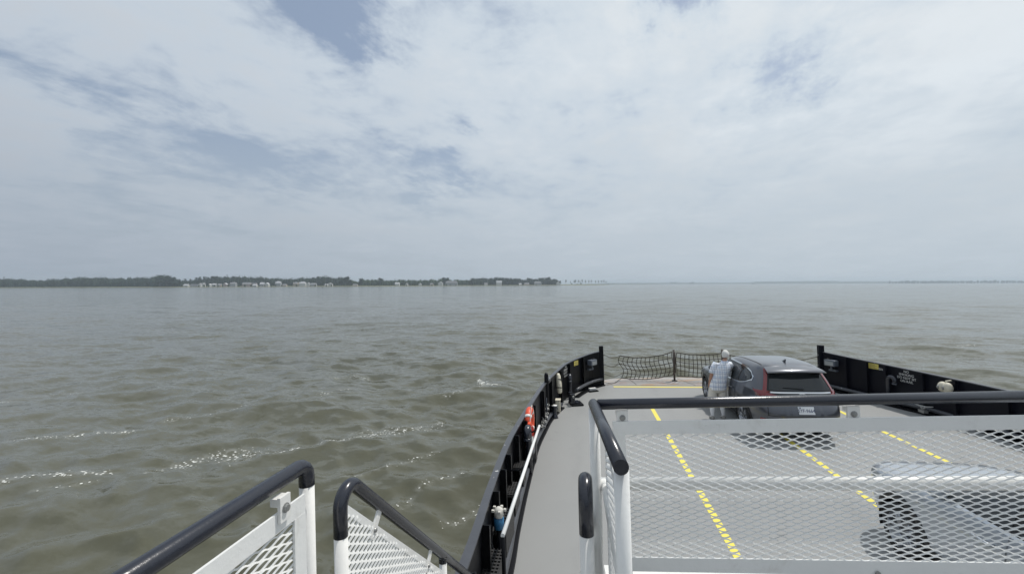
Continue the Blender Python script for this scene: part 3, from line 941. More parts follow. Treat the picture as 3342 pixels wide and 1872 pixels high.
# houses of the waterside village
def house(sx, wpx, hpx, wall, roof, label, kind='gable', back=26, deep=9.0, turn=0.0, chimney=False, wins=3):
    x, y = shore_pt(sx, back)
    k = y / 1360.0
    w, h = wpx * k, hpx * k
    base = 1.4
    t = thing('house', label, 'house', (x, y, base), 'houses along the far shore', rot=(0, 0, turn))
    wh = h * (0.58 if kind == 'gable' else 0.62)
    d = deep
    front = kind == 'front'
    mb = MB().box((0, 0, wh / 2 - 0.3), (w, d, wh + 0.6))
    if front:
        mb.add([(-w / 2, -d / 2, wh), (w / 2, -d / 2, wh), (0, -d / 2, h), (-w / 2, d / 2, wh), (w / 2, d / 2, wh), (0, d / 2, h)], [(0, 1, 2), (4, 3, 5)])
    else:
        mb.add([(-w / 2, -d / 2, wh), (-w / 2, d / 2, wh), (-w / 2, 0, h), (w / 2, -d / 2, wh), (w / 2, d / 2, wh), (w / 2, 0, h)], [(0, 2, 1), (3, 4, 5)])
    mb.build('wall', wall, t)
    e, th = 0.4, 0.25
    rb = MB()
    if front:
        for sg in (-1, 1):
            rb.add([(sg * (w / 2 + e), -d / 2 - e, wh - e * .7), (0, -d / 2 - e, h), (0, d / 2 + e, h), (sg * (w / 2 + e), d / 2 + e, wh - e * .7),
                    (sg * (w / 2 + e), -d / 2 - e, wh - e * .7 + th), (0, -d / 2 - e, h + th), (0, d / 2 + e, h + th), (sg * (w / 2 + e), d / 2 + e, wh - e * .7 + th)],
                   [(0, 1, 2, 3), (4, 7, 6, 5), (0, 4, 5, 1), (2, 6, 7, 3), (0, 3, 7, 4), (1, 5, 6, 2)])
    elif kind == 'hip':
        r = min(w * 0.35, d * 0.5)
        rb.add([(-w / 2 - e, -d / 2 - e, wh), (w / 2 + e, -d / 2 - e, wh), (w / 2 + e, d / 2 + e, wh), (-w / 2 - e, d / 2 + e, wh), (-w / 2 + r, 0, h), (w / 2 - r, 0, h)],
               [(0, 1, 5, 4), (2, 3, 4, 5), (1, 2, 5), (3, 0, 4), (0, 3, 2, 1)])
    else:
        for sg in (-1, 1):
            rb.add([(-w / 2 - e, sg * (d / 2 + e), wh - e * .7), (-w / 2 - e, 0, h), (w / 2 + e, 0, h), (w / 2 + e, sg * (d / 2 + e), wh - e * .7),
                    (-w / 2 - e, sg * (d / 2 + e), wh - e * .7 + th), (-w / 2 - e, 0, h + th), (w / 2 + e, 0, h + th), (w / 2 + e, sg * (d / 2 + e), wh - e * .7 + th)],
                   [(0, 1, 2, 3), (4, 7, 6, 5), (0, 4, 5, 1), (2, 6, 7, 3), (0, 3, 7, 4), (1, 5, 6, 2)])
    ro = rb.build('roof', roof, t)
    if chimney:
        MB().box((w * 0.2, 0.8, h), (0.9, 0.9, 2.2)).build('chimney', 'wall_tan', ro)
    wm = None
    for i in range(wins):
        px = (i + 0.5) / wins * w - w / 2
        if wm is None:
            ob = MB().box((0, 0, 0), (min(1.5, w / wins * 0.5), 0.12, min(1.6, wh * 0.45))).build('window', 'pane', t)
            wm = ob.data
        else:
            ob = bpy.data.objects.new('window', wm); COL.objects.link(ob); ob.parent = t
        ob.location = (px, -d / 2 - 0.05, wh * 0.52)
    return t
H = house
H(609, 15, 8, 'wall_white', 'roof_pale', 'first house of the village beside the left woods, low and white')
H(636, 24, 8, 'wall_grey', 'roof_dark', 'low dim grey house second from the left woods')
H(655, 6, 11, 'wall_white', 'roof_grey', 'narrow white front-gabled house left of the split white pair', 'front', 26)
H(665, 6, 12, 'wall_white', 'roof_grey', 'narrow white front-gabled house, right one of the split white pair', 'front', 34)
H(686, 6, 9, 'wall_white', 'roof_pale', 'tiny bright white cottage alone before the grey house', 'front', wins=1)
H(701, 12, 10, 'wall_grey', 'roof_pale', 'pale grey house with a light roof left of the tan house')
H(718, 11, 9, 'wall_tan', 'roof_grey', 'small tan house beside the pale gabled house')
H(736, 14, 11, 'wall_pink', 'roof_pale', 'pale pinkish house with a bright wide gable', 'front', 26)
H(762, 19, 14, 'wall_grey', 'roof_grey', 'grey house under a hipped roof before the dark rounded tree', 'hip', chimney=True)
H(806, 26, 13, 'wall_pink', 'roof_grey', 'long pinkish row house, left half, right of the dark rounded tree', wins=5)
H(829, 18, 12, 'wall_pink', 'roof_dark', 'long pinkish row house, right half, joined to its left neighbour', wins=4, back=30)
H(833, 12, 7, 'wall_white', 'roof_pale', 'low white boathouse in front of the pinkish row house', back=12)
H(857, 13, 13, 'wall_grey', 'roof_pale', 'light grey house left of the brightest white gabled house')
H(872, 12, 12, 'wall_white', 'roof_pale', 'brightest white house of the village with a tall sunlit gable', 'front', 22)
H(909, 17, 17, 'wall_grey', 'roof_pale', 'tall two-storey grey house with a flat pale top', 'hip', wins=4)
H(930, 12, 7, 'wall_tan', 'roof_grey', 'low tan shed right of the tall two-storey house')
H(966, 15, 14, 'wall_tan', 'roof_grey', 'tan house left of the widest light house', 'hip')
H(988, 20, 15, 'wall_white', 'roof_pale', 'widest light house in the right half of the village', 'hip', chimney=True, wins=4)
H(1007, 8, 12, 'wall_white', 'roof_grey', 'narrow white house against the widest light house', 'front', wins=1)
H(1024, 18, 10, 'wall_grey', 'roof_grey', 'grey low house before the round dark tree at the village end')
H(1066, 9, 7, 'wall_white', 'roof_pale', 'tiny white house left of the gabled cottage past the village', wins=1)
H(1078, 14, 11, 'wall_white', 'roof_grey', 'white gabled cottage past the village, left of the large tree clump', 'front', 30)
H(1160, 14, 6, 'wall_tan', 'roof_grey', 'low tan house just right of the large tree clump')
H(1297, 14, 11, 'wall_white', 'roof_pale', 'white house with a sunlit roof on the green bank', 'gable', 30)
H(1328, 7, 9, 'wall_white', 'roof_grey', 'small white house two lots right of the white bank house', 'front', 30, wins=1)
H(1371, 9, 8, 'wall_white', 'roof_pale', 'lone little white house in the middle of the green bank', 'front', 30, wins=2)
H(1409, 10, 8, 'wall_tan', 'roof_grey', 'small tan house left of the barn-roofed house')
H(1438, 15, 13, 'wall_white', 'roof_pale', 'pale barn-roofed house below the twin-topped tree', 'front', 30)
H(1474, 38, 15, 'wall_grey', 'roof_grey', 'very wide grey house right of the barn-roofed one', 'hip', 32, wins=7)
H(1586, 10, 8, 'wall_white', 'roof_grey', 'small white house at the left foot of the point')
H(1629, 18, 15, 'wall_white', 'roof_pale', 'white tall house with one side wing on the point', 'gable', 26)
H(1698, 8, 6, 'wall_white', 'roof_pale', 'tiny white shed in the middle of the point', wins=1)
H(1719, 16, 7, 'wall_tan', 'roof_grey', 'low tan house in the shade of the point grove')
H(1755, 24, 12, 'wall_grey', 'roof_grey', 'grey hip-roofed house among the trees of the point', 'hip', wins=4)
H(1822, 12, 11, 'wall_white', 'roof_pale', 'bright white house alone at the tip of the point', 'front', 20)

# a channel marker off the point and a small boat far out
def marker():
    D = 900.0
    x = sx_dir(1750) * D
    t = thing('channel_marker', 'dark channel marker post standing in the water off the point', 'channel marker', (x, D, 0))
    MB().tube([(0, 0, -1.5), (0, 0, 4.2)], 0.35, 10).build('pile', 'bark', t)
    MB().box((0, -0.4, 4.2), (1.5, 0.1, 1.5), Matrix.Rotation(PI / 4, 3, 'Y')).build('board', 'roof_dark', t)
    D = 2600.0
    x = sx_dir(2458) * D
    t = thing('motor_boat', 'tiny dark boat far out on the open water', 'boat', (x, D, 0))
    rows = []
    for f in np.linspace(0, 1, 7):
        w = 2.2 * (1 - f ** 3)
        yy = -5 + 11 * f
        rows.append([(yy, -w, 2.0 + f), (yy, -w * 0.6, -0.2), (yy, w * 0.6, -0.2), (yy, w, 2.0 + f)])
    MB().grid(rows).build('hull', 'roof_dark', t)
    MB().box((-1.5, 0, 3.6), (4.0, 2.8, 3.0), bevel=0.3).build('cabin', 'wall_grey', t)
marker()

# ================================================================== the ferry (ship frame: x starboard, y to the bow, z up from the car deck)
EDGE_L = [(0.626, 15.15), (0.222, 14.61), (-0.152, 13.75), (-0.636, 12.19), (-0.882, 11.06), (-0.979, 10.02), (-1.036, 9.16), (-1.044, 8.33),
          (-1.032, 7.59), (-1.017, 6.80), (-0.982, 5.80), (-0.937, 5.0), (-0.92, 3.5), (-0.92, 0.0), (-0.92, -5.0)]
WALL_L = [(0.56, 15.20, 1.21), (0.10, 14.75, 1.16), (-0.52, 13.62, 1.08), (-0.80, 12.45, 1.04), (-1.045, 10.85, 1.0), (-1.165, 9.2, 0.97), (-1.235, 7.8, 0.95),
          (-1.265, 6.7, 0.94), (-1.20, 5.15, 0.95), (-1.125, 4.0, 0.95), (-1.10, 3.0, 0.95), (-1.09, 0.0, 0.95), (-1.09, -5.0, 0.95)]
EDGE_R = [(7.45, 15.15), (7.72, 14.3), (8.10, 13.1), (8.46, 12.1), (8.60, 11.0), (8.68, 9.0), (8.70, 6.0), (8.70, 0.0), (8.70, -5.0)]
WALL_R = [(7.57, 15.12, 1.19), (7.95, 14.25, 1.12), (8.25, 13.4, 1.08), (8.55, 12.1, 1.045), (8.74, 10.7, 1.03), (8.85, 9.0, 1.02), (8.88, 6.0, 1.0), (8.88, 0.0, 1.0), (8.88, -5.0, 1.0)]
def at_y(curve, y):
    """point and inward direction on a wall curve"""
    C = curve
    for a, b in zip(C[:-1], C[1:]):
        if (a[1] - y) * (b[1] - y) <= 0:
            t = (y - a[1]) / (b[1] - a[1])
            p = [a[i] + (b[i] - a[i]) * t for i in range(3)]
            d = Vector((b[0] - a[0], b[1] - a[1], 0)).normalized()
            return Vector(p), d
CL, CR = lerp_curve(WALL_L, 5), lerp_curve(WALL_R, 5)

def build_deck():
    el, er = lerp_curve(EDGE_L, 4), lerp_curve(EDGE_R, 4)
    cl = [(p[0], p[1]) for p in CL]; cr = [(p[0], p[1]) for p in CR]
    bow = [(0.60, 15.2), (0.70, 16.15), (1.45, 16.48), (2.6, 16.66), (4.07, 16.72), (5.5, 16.66), (6.7, 16.48), (7.42, 16.15), (7.55, 15.2)]
    bow = lerp_curve(bow, 3)
    out = list(reversed(cl))[:-1] + [(p[0], p[1]) for p in bow] + cr[1:]
    n = len(out)
    mb = MB()
    mb.add([(p[0], p[1], 0.0) for p in out] + [(p[0], p[1], -0.12) for p in out],
           [tuple(range(n))[::-1], tuple(range(n, 2 * n))] + [(i, (i + 1) % n, n + (i + 1) % n, n + i) for i in range(n)])
    deck = mb.build('car_deck', 'deck_paint')
    struct(deck, True)
    def line(pts, w, name='lane_line'):
        P = [Vector((p[0], p[1], 0)) for p in pts]
        m2 = MB()
        L, R = [], []
        for i, p in enumerate(P):
            d = (P[min(i + 1, len(P) - 1)] - P[max(i - 1, 0)]).normalized()
            nrm = Vector((-d.y, d.x, 0)) * w / 2
            L.append((p + nrm).to_tuple()[:2] + (0.004,)); R.append((p - nrm).to_tuple()[:2] + (0.004,))
        k = len(P)
        m2.add(L + R, [(i, i + 1, k + i + 1, k + i)[::-1] for i in range(k - 1)])
        m2.build(name, 'yellow_line', deck)
    line([(1.80, -4), (1.81, 5), (1.825, 13.2)], 0.105)
    line([(4.30, -4), (4.31, 5), (4.34, 13.2)], 0.105)
    line([(6.66, -4), (6.64, 5), (6.62, 13.2)], 0.105)
    line([(0.94, 15.0), (4.0, 15.06), (7.1, 15.0)], 0.13, 'stop_line')
    # plate seams across the apron
    sm = MB()
    for x0, x1 in ((1.55, 1.75), (3.35, 3.72), (5.3, 5.5)):
        sm.add([(x0, 16.5, 0.003), (x0 + 0.025, 16.5, 0.003), (x1 + 0.025, 15.35, 0.003), (x1, 15.35, 0.003)], [(0, 3, 2, 1)])
    sm.add([(0.62, 15.30, 0.005), (7.5, 15.30, 0.005), (7.5, 15.335, 0.005), (0.62, 15.335, 0.005)], [(0, 1, 2, 3)])
    sm.build('plate_seam', 'rope', deck)
    # hull below
    rows = []
    for z, k in ((-0.12, 0.999), (-1.0, 0.99), (-2.6, 0.95)):
        rows.append([(4.0 + (p[0] - 4.0) * k, p[1] if p[1] < 14 else 14 + (p[1] - 14) * (1.0 if z > -0.2 else (0.8 if z > -1.5 else 0.3)), z) for p in out])
    struct(MB().grid(rows, True, True).build('ferry_hull', 'blue_black_steel'), True)
build_deck()

def bulwark(name, C, side, label, ribs, material):
    """side: +1 the wall's inside faces +x, -1 it faces -x"""
    t = thing(name, label, 'bulwark', (C[0][0], C[0][1], 0), None, True)
    O = (C[0][0], C[0][1], 0)
    pts = [Vector(p) for p in C]
    N = []
    for i in range(len(pts)):
        d = pts[min(i + 1, len(pts) - 1)] - pts[max(i - 1, 0)]
        d.z = 0; d.normalize()
        nrm = Vector((-d.y, d.x, 0))
        if nrm.x * side < 0 and abs(nrm.x) > 0.2:
            nrm = -nrm
        N.append(nrm)
    for i in range(1, len(N)):
        if N[i].dot(N[i - 1]) < 0: N[i] = -N[i]
    if N[len(N) // 2].x * side < 0:
        N = [-k for k in N]
    th = 0.012
    rows = []
    for p, nn in zip(pts, N):
        o = p - nn * th
        rows.append([(p.x, p.y, 0.004), (p.x, p.y, p.z), (o.x, o.y, p.z), (o.x, o.y, -0.15)])
    MB().grid(rows, False).build('plate', material, t, O)
    rows = []
    for p, nn in zip(pts, N):
        a, b = p + nn * 0.018, p - nn * 0.075
        rows.append([(a.x, a.y, p.z - 0.012), (a.x, a.y, p.z + 0.012), (b.x, b.y, p.z + 0.012), (b.x, b.y, p.z - 0.012), (a.x, a.y, p.z - 0.012)])
    MB().grid(rows, False).build('top_flange', 'flange_steel', t, O)
    # end post
    p = pts[0]
    MB().box((p.x, p.y, 0.70), (0.15, 0.15, 1.40), bevel=0.01).build('end_post', material, t, O)
    lug = MB()
    for z in (1.08, 0.74, 0.40):
        lug.box((p.x + (0.08 if side > 0 else -0.08), p.y, z), (0.05, 0.03, 0.05))
    lug.build('rope_lug', 'steel', t, O)
    # ribs standing against the plate
    for y in ribs:
        q, d = at_y(C, y)
        nn = Vector((-d.y, d.x, 0)); nn = nn if nn.x * side > 0 else -nn
        m = MB()
        m.frame(q, d, nn, Vector((0, 0, 1)), -0.006, 0.006, 0.0, 0.085, 0.02 - q.z, -0.02)
        m.frame(q, d, nn, Vector((0, 0, 1)), -0.035, 0.035, 0.085, 0.093, 0.02 - q.z, -0.03)
        m.build('rib', material, t, O)
    return t, O
TL, OL = bulwark('bulwark', CL, 1, 'curved black steel bulwark sweeping along the open left side to the bow', [14.4, 13.5, 12.5, 11.3, 10.2, 9.0, 7.95, 7.15, 6.3, 5.75, 5.1, 4.35, 3.6], 'black_steel')
TR, OR_ = bulwark('bulwark', CR, -1, 'straight blue-black steel bulwark on the right beyond the parked cars', [14.35, 13.78, 13.25, 12.28, 11.5, 10.4, 9.2, 8.0, 6.6], 'blue_black_steel')
# non-slip gratings on the ledge inside the left bulwark
for y, L in ((8.35, 0.22), (7.05, 0.30), (6.18, 0.42), (5.32, 0.58), (4.45, 0.50)):
    q, d = at_y(CL, y)
    g = MB()
    for i in range(9):
        k = (i + .5) / 9 * L - L / 2
        g.box((q.x + 0.10, y + k, 0.46), (0.17, L / 9 * 0.45, 0.022))
    g.box((q.x + 0.10, y, 0.44), (0.18, L, 0.02))
    for i in range(5):
        g.box((q.x + 0.02 + 0.04 * i, y, 0.466), (0.008, L, 0.02))
    g.box((q.x + 0.185, y, 0.24), (0.012, L, 0.44))
    g.build('step_grating', 'grating_steel', TL, OL)
# painted words
def side_words(C, y, z, side, parent, O, s, size, line=1.0):
    q, d = at_y(C, y)
    nn = Vector((-d.y, d.x, 0)); nn = nn if nn.x * side > 0 else -nn
    X = Vector((0, 0, 1)).cross(nn)
    m = MB()
    put_text(m, s, size, (q.x, q.y, z), X, (0, 0, 1), nn, 0.004, line=line)
    m.build('lettering', 'lettering', parent, O)
side_words(CR, 12.74, 0.86, -1, TR, OR_, 'NO\nSMOKING\nDO NOT SIT\nON RAIL', 0.090, 0.95)
side_words(CR, 13.42, 0.93, -1, TR, OR_, 'VENT', 0.085)
side_words(CL, 13.30, 0.86, 1, TL, OL, 'NO\nSMOKING\nDO NOT SIT\nON RAIL', 0.098, 0.95)

# ---- things fixed to or standing by the bulwarks
def sign_plate(C, y, z, side, label):
    q, d = at_y(C, y)
    nn = Vector((-d.y, d.x, 0)); nn = nn if nn.x * side > 0 else -nn
    m = MB().frame((q.x, q.y, z), d, nn, (0, 0, 1), -0.14, 0.14, 0.004, 0.012, -0.075, 0.075)
    o = m.build('sign_plate', 'yellow_sign', None, (q.x, q.y, z))
    o.location = (q.x, q.y, z)
    tag(o, label, 'sign', None, True)
    m = MB()
    for i in range(4):
        m.frame((q.x, q.y, z + 0.045 - 0.03 * i), d, nn, (0, 0, 1), -0.11, 0.05 + 0.05 * (i % 2), 0.0125, 0.0135, -0.006, 0.004)
    m.build('print', 'rope', o, (q.x, q.y, z))
sign_plate(CL, 14.05, 0.99, 1, 'small yellow plate near the top of the curved left bulwark')
sign_plate(CR, 13.62, 0.985, -1, 'small yellow plate near the top of the right bulwark')

def switch_box(C, y, z, side, label):
    q, d = at_y(C, y)
    nn = Vector((-d.y, d.x, 0)); nn = nn if nn.x * side > 0 else -nn
    O = q.x, q.y, z
    t = thing('deck_light', label, 'deck light', O, None, True)
    c = Vector((q.x, q.y, z)) + nn * 0.13
    R = Matrix((d, nn, Vector((0, 0, 1)))).transposed()
    MB().box(c, (0.34, 0.18, 0.19), R, 0.02).build('housing', 'grey_box', t, O)
    MB().box(c + nn * 0.095 + Vector((0, 0, -0.01)), (0.26, 0.012, 0.12), R).build('lens', 'lamp_clear', t, O)
    MB().tube([c - Vector((0, 0, 0.09)), c - Vector((0, 0, 0.20)), Vector((q.x, q.y, z - 0.24)) + nn * 0.02], 0.028, 8).box(Vector((q.x, q.y, z - 0.24)) + nn * 0.05, (0.24, 0.09, 0.05), R).build('bracket', 'grey_box', t, O)
    MB().tube([c + Vector((0, 0, 0.09)), c + Vector((0, 0, 0.13)) - d * 0.12, Vector((q.x, q.y, z + 0.08)) + nn * 0.02 - d * 0.2], 0.012, 6).build('cable', 'rubber', t, O)
switch_box(CL, 14.78, 0.90, 1, 'grey deck light box beside the left end post')
switch_box(CR, 14.72, 0.90, -1, 'grey deck light box beside the right end post')

def gooseneck(p, h, d, label, r=0.055):
    O = (p[0], p[1], 0)
    t = thing('vent_pipe', label, 'vent pipe', O, None, True)
    P = Vector(p); d = Vector(d).normalized()
    pts = [P, P + Vector((0, 0, h - 0.10))]
    for k in range(1, 9):
        a = PI * k / 8
        pts.append(P + Vector((0, 0, h - 0.10 + 0.10 * math.sin(a))) + d * 0.10 * (1 - math.cos(a)))
    pts.append(pts[-1] - Vector((0, 0, 0.06)))
    MB().tube(pts, r, 12).build('pipe', 'black_gloss', t, O)
    MB().lathe(pts[-1] - Vector((0, 0, 0.03)), [(r * 1.25, 0), (r * 1.25, 0.04), (r, 0.045)], 12).build('collar', 'black_gloss', t, O)
gooseneck((-0.50, 13.28, 0.0), 0.76, (0, -1, 0), 'black gooseneck vent pipe in the bend of the left bulwark')
gooseneck((8.22, 13.12, 0.0), 0.80, (0.2, -1, 0), 'black gooseneck vent pipe under the small white lettering on the right bulwark')
gooseneck((-1.085, 7.72, 0.0), 0.90, (0, -1, 0), 'dark gooseneck vent pipe right beside the red fire extinguisher', 0.06)

# orange life ring and the fire extinguisher by it
def life_ring():
    c = Vector((-1.135, 8.28, 0.80)); O = c
    t = thing('life_ring', 'orange life ring hung on the inside of the left bulwark', 'life ring', c, None, True)
    ring = []
    for k in range(28):
        a = 2 * PI * k / 28
        ring.append(c + Vector((0.0, 0.235 * math.cos(a), 0.235 * math.sin(a))))
    MB().tube(ring, 0.068, 12, closed=True).build('ring', 'orange_red', t, O)
    for a in (0.8, 2.4, 3.9, 5.5):
        b = [c + Vector((0, 0.235 * math.cos(a + e), 0.235 * math.sin(a + e))) for e in (-0.12, 0.12)]
        MB().tube(b, 0.071, 12).build('band', 'white_worn', t, O)
    rp = []
    for k in range(41):
        a = 2 * PI * k / 40
        rr = 0.31 + 0.02 * math.cos(4 * a)
        rp.append(c + Vector((0.05, rr * math.cos(a), rr * math.sin(a))))
    MB().tube(rp, 0.008, 5).build('grab_line', 'rope_white', t, O)
life_ring()
def extinguisher():
    O = Vector((-1.10, 7.93, 0.40))
    t = thing('fire_extinguisher', 'red fire extinguisher with a white label below the life ring', 'fire extinguisher', O, None, True)
    MB().lathe(O, [(0.0, 0), (0.075, 0), (0.08, 0.02), (0.08, 0.36), (0.07, 0.41), (0.03, 0.45), (0.025, 0.47), (0, 0.47)], 16).build('cylinder', 'red', t, O)
    MB().box(O + Vector((0.01, -0.02, 0.49)), (0.05, 0.14, 0.03)).tube([O + Vector((0.02, 0.03, 0.48)), O + Vector((0.08, 0.0, 0.42)), O + Vector((0.09, 0, 0.2))], 0.010, 6).build('valve', 'orange_red', t, O)
    lab = [[O + Vector((0.0815 * math.cos(a), 0.0815 * math.sin(a), z)) for a in np.linspace(-1.3, 0.3, 8)] for z in (0.14, 0.26)]
    MB().grid(lab).build('label_sticker', 'white_worn', t, O)
    MB().box(O + Vector((-0.085, 0, 0.22)), (0.05, 0.12, 0.04)).build('bracket', 'black_steel', t, O)
extinguisher()
# white hand rail above the coaming
def hand_rail():
    O = (-0.885, 4.25, 0)
    t = thing('hand_rail', 'straight white hand rail over the dark coaming on the left', 'hand rail', O, None, True)
    MB().tube([(-0.893, 4.235, 0.90), (-0.883, 7.77, 0.90)], 0.0225, 12).build('rail', 'white_paint', t, O)
    MB().tube([(-0.893, 4.25, 0.0), (-0.893, 4.25, 0.885)], 0.021, 10).build('post', 'black_steel', t, O)
    for y in (6.05, 7.72):
        MB().tube([(-0.893, y, 0.885), (-1.0, y, 0.80), (-1.24, y, 0.78)], 0.014, 8).build('arm', 'black_steel', t, O)
hand_rail()
def hydrant():
    O = Vector((-1.085, 4.95, 0.0))
    t = thing('hydrant', 'blue banded deck hydrant with a pale cap beside the white hand rail', 'hydrant', O, None, True)
    MB().tube([O, O + Vector((0, 0, 0.58))], 0.035, 12).build('pipe', 'black_steel', t, O)
    MB().lathe(O + Vector((0, 0, 0.56)), [(0.035, 0), (0.062, 0.01), (0.062, 0.13), (0.04, 0.14)], 16).build('band', 'blue_paint', t, O)
    m = MB().lathe(O + Vector((0, 0, 0.70)), [(0.05, 0), (0.06, 0.03), (0.055, 0.09), (0.02, 0.12), (0, 0.12)], 14)
    for a in range(5):
        m.box(O + Vector((0.075 * math.cos(a * 1.257), 0.075 * math.sin(a * 1.257), 0.79)), (0.03, 0.03, 0.025))
    m.build('cap', 'rope_white', t, O)
    MB().tube([O + Vector((-0.08, 0.05, 0.55)), O + Vector((-0.09, -0.05, 0.42)), O + Vector((-0.03, -0.16, 0.36))], 0.012, 6).build('hose', 'rubber', t, O)
hydrant()
# cream fender roll strapped to the wall with a pale locker below
def fender_roll():
    q, d = at_y(CL, 12.15)
    O = Vector((-0.775, 12.12, 0.70))
    t = thing('fender_roll', 'cream canvas fender roll strapped upright inside the left bulwark', 'fender', O, None, True)
    MB().tube([O + Vector((-0.03, 0.10, 0.30)), O + Vector((-0.02, 0.07, 0.24)), O + Vector((0, 0.0, 0.0)), O + Vector((0.02, -0.06, -0.2)), O + Vector((0.02, -0.07, -0.24))], [0.04, 0.066, 0.078, 0.066, 0.04], 14).build('roll', 'cream', t, O)
    for k in (-0.10, 0.12):
        MB().tube([O + Vector((-0.0 * k, k * 0.35, k)), O + Vector((0, k * 0.35 + 0.01, k + 0.03))], 0.081, 14).build('strap', 'plastic_black', t, O)
    O2 = Vector((-0.80, 11.80, 0.0))
    t2 = thing('locker', 'pale cream deck locker standing under the canvas fender roll', 'locker', O2, None, True)
    MB().box(O2 + Vector((0, 0, 0.17)), (0.13, 0.20, 0.34), bevel=0.015).build('body', 'cream', t2, O2)
    MB().box(O2 + Vector((0.005, 0, 0.352)), (0.15, 0.22, 0.022), bevel=0.008).build('lid', 'cream', t2, O2)
fender_roll()
# black bitt standing above the bulwark
def mast_post():
    O = Vector((-1.03, 10.98, 0))
    t = thing('davit_post', 'black post rising above the left bulwark with a pale cleat', 'post', O, None, True)
    MB().tube([O, O + Vector((0, 0, 1.20)), O + Vector((0, 0, 1.26))], [0.055, 0.055, 0.03], 12).build('post', 'black_steel', t, O)
    MB().tube([O + Vector((0.06, -0.02, 1.0)), O + Vector((0.10, -0.04, 1.06)), O + Vector((0.08, -0.04, 1.14))], 0.018, 8).build('cleat', 'steel', t, O)
    MB().tube([O + Vector((0.03, -0.5, 0.74)), O + Vector((0.03, -0.5, 0.0))], 0.02, 8).build('stay', 'black_gloss', t, O)
mast_post()
def chain_pile():
    O = Vector((-0.90, 10.55, 0.0))
    t = thing('chain', 'heap of dark chain lying against the left bulwark', 'chain', O, None, True)
    m = MB()
    rng = random.Random(3)
    for i in range(34):
        s = i / 33
        c = Vector((-1.03 + 0.04 * math.sin(i * 1.7), 10.95 - 1.2 * s, 0.42 - 0.20 * s + 0.03 * math.sin(i)))
        R = Matrix.Rotation(rng.uniform(0, 3), 3, 'Z') @ Matrix.Rotation(rng.uniform(0.4, 1.4), 3, 'X')
        m.tube([c + R @ Vector((0.045 * math.cos(a), 0.028 * math.sin(a), 0)) for a in np.linspace(0, 2 * PI, 9)[:-1]], 0.010, 5, closed=True)
    o = m.build('links', 'steel', t, O)
    o['kind'] = 'stuff'
    O = Vector((-0.86, 11.25, 0.0))
    t = thing('fairlead', 'white-topped deck roller by the pale locker', 'roller', O, None, True)
    MB().lathe(O, [(0.0, 0), (0.10, 0), (0.085, 0.05), (0.06, 0.10), (0.06, 0.26), (0.085, 0.29), (0.085, 0.33), (0, 0.33)], 16).build('drum', 'black_gloss', t, O)
    MB().lathe(O + Vector((0, 0, 0.33)), [(0.075, 0), (0.075, 0.012), (0, 0.016)], 16).build('cap', 'white_worn', t, O)
chain_pile()

# coaming pipes along both deck edges, a gate in the left one
def coaming(name, edge, y0, y1, off, label, z=0.15):
    P = [p for p in lerp_curve(edge, 4) if y0 <= p[1] <= y1]
    pts = [Vector((p[0] + off, p[1], z)) for p in P]
    O = pts[0].copy(); O.z = 0
    t = thing(name, label, 'pipe', O, None, True)
    MB().tube(pts, 0.05, 12).build('pipe', 'flange_steel', t, O)
    rows = []
    for p in pts:
        rows.append([(p.x + 0.09, p.y, 0.0), (p.x + 0.085, p.y, 0.035), (p.x - 0.06, p.y, 0.05), (p.x - 0.06, p.y, 0.0)])
    MB().grid(rows, False).build('kerb', 'black_steel', t, O)
    for i in range(2, len(pts) - 1, 5):
        MB().tube([pts[i] - Vector((0, 0, 0.12)), pts[i] - Vector((0, 0, 0.02))], 0.016, 6).build('stud', 'black_steel', t, O)
coaming('coaming_pipe', EDGE_L, -5, 12.2, -0.085, 'long dark pipe curb along the left edge of the car deck', 0.12)
coaming('coaming_pipe', EDGE_L, 13.2, 15.16, -0.05, 'short raised dark pipe curb ending at the left bow post', 0.24)
coaming('coaming_pipe', EDGE_R, -5, 15.1, 0.05, 'dark pipe curb along the foot of the right bulwark', 0.16)
def chock():
    O = Vector((-0.42, 12.62, 0))
    t = thing('mooring_bracket', 'black steel hinge block on a plate in the gap of the left curb', 'deck fitting', O, None, True)
    R = Matrix.Rotation(0.28, 3, 'Z')
    MB().box(O + Vector((0.10, 0.02, 0.03)), (0.36, 0.46, 0.04), R, 0.008).build('base', 'black_steel', t, O)
    for k in (-0.14, 0.14):
        MB().box(O + R @ Vector((-0.02, k, 0.20)), (0.12, 0.05, 0.30), R, 0.01).build('cheek', 'black_gloss', t, O)
    MB().tube([O + R @ Vector((-0.02, -0.22, 0.27)), O + R @ Vector((-0.02, 0.22, 0.27))], 0.03, 10).build('pin', 'steel', t, O)
    MB().box(O + R @ Vector((0.13, 0, 0.07)), (0.14, 0.30, 0.03), R).build('flap', 'black_gloss', t, O)
    O = Vector((0.10, 14.25, 0.0))
    t = thing('wheel_chock', 'white wooden chock tucked under the left bow curb', 'chock', O, None, True)
    MB().box(O + Vector((0.10, 0.12, 0.06)), (0.26, 0.10, 0.08), Matrix.Rotation(0.5, 3, 'Z'), 0.01).build('block', 'white_worn', t, O)
    MB().box(O + Vector((0.12, 0.02, 0.02)), (0.34, 0.16, 0.03), Matrix.Rotation(0.5, 3, 'Z')).build('board', 'black_steel', t, O)
chock()
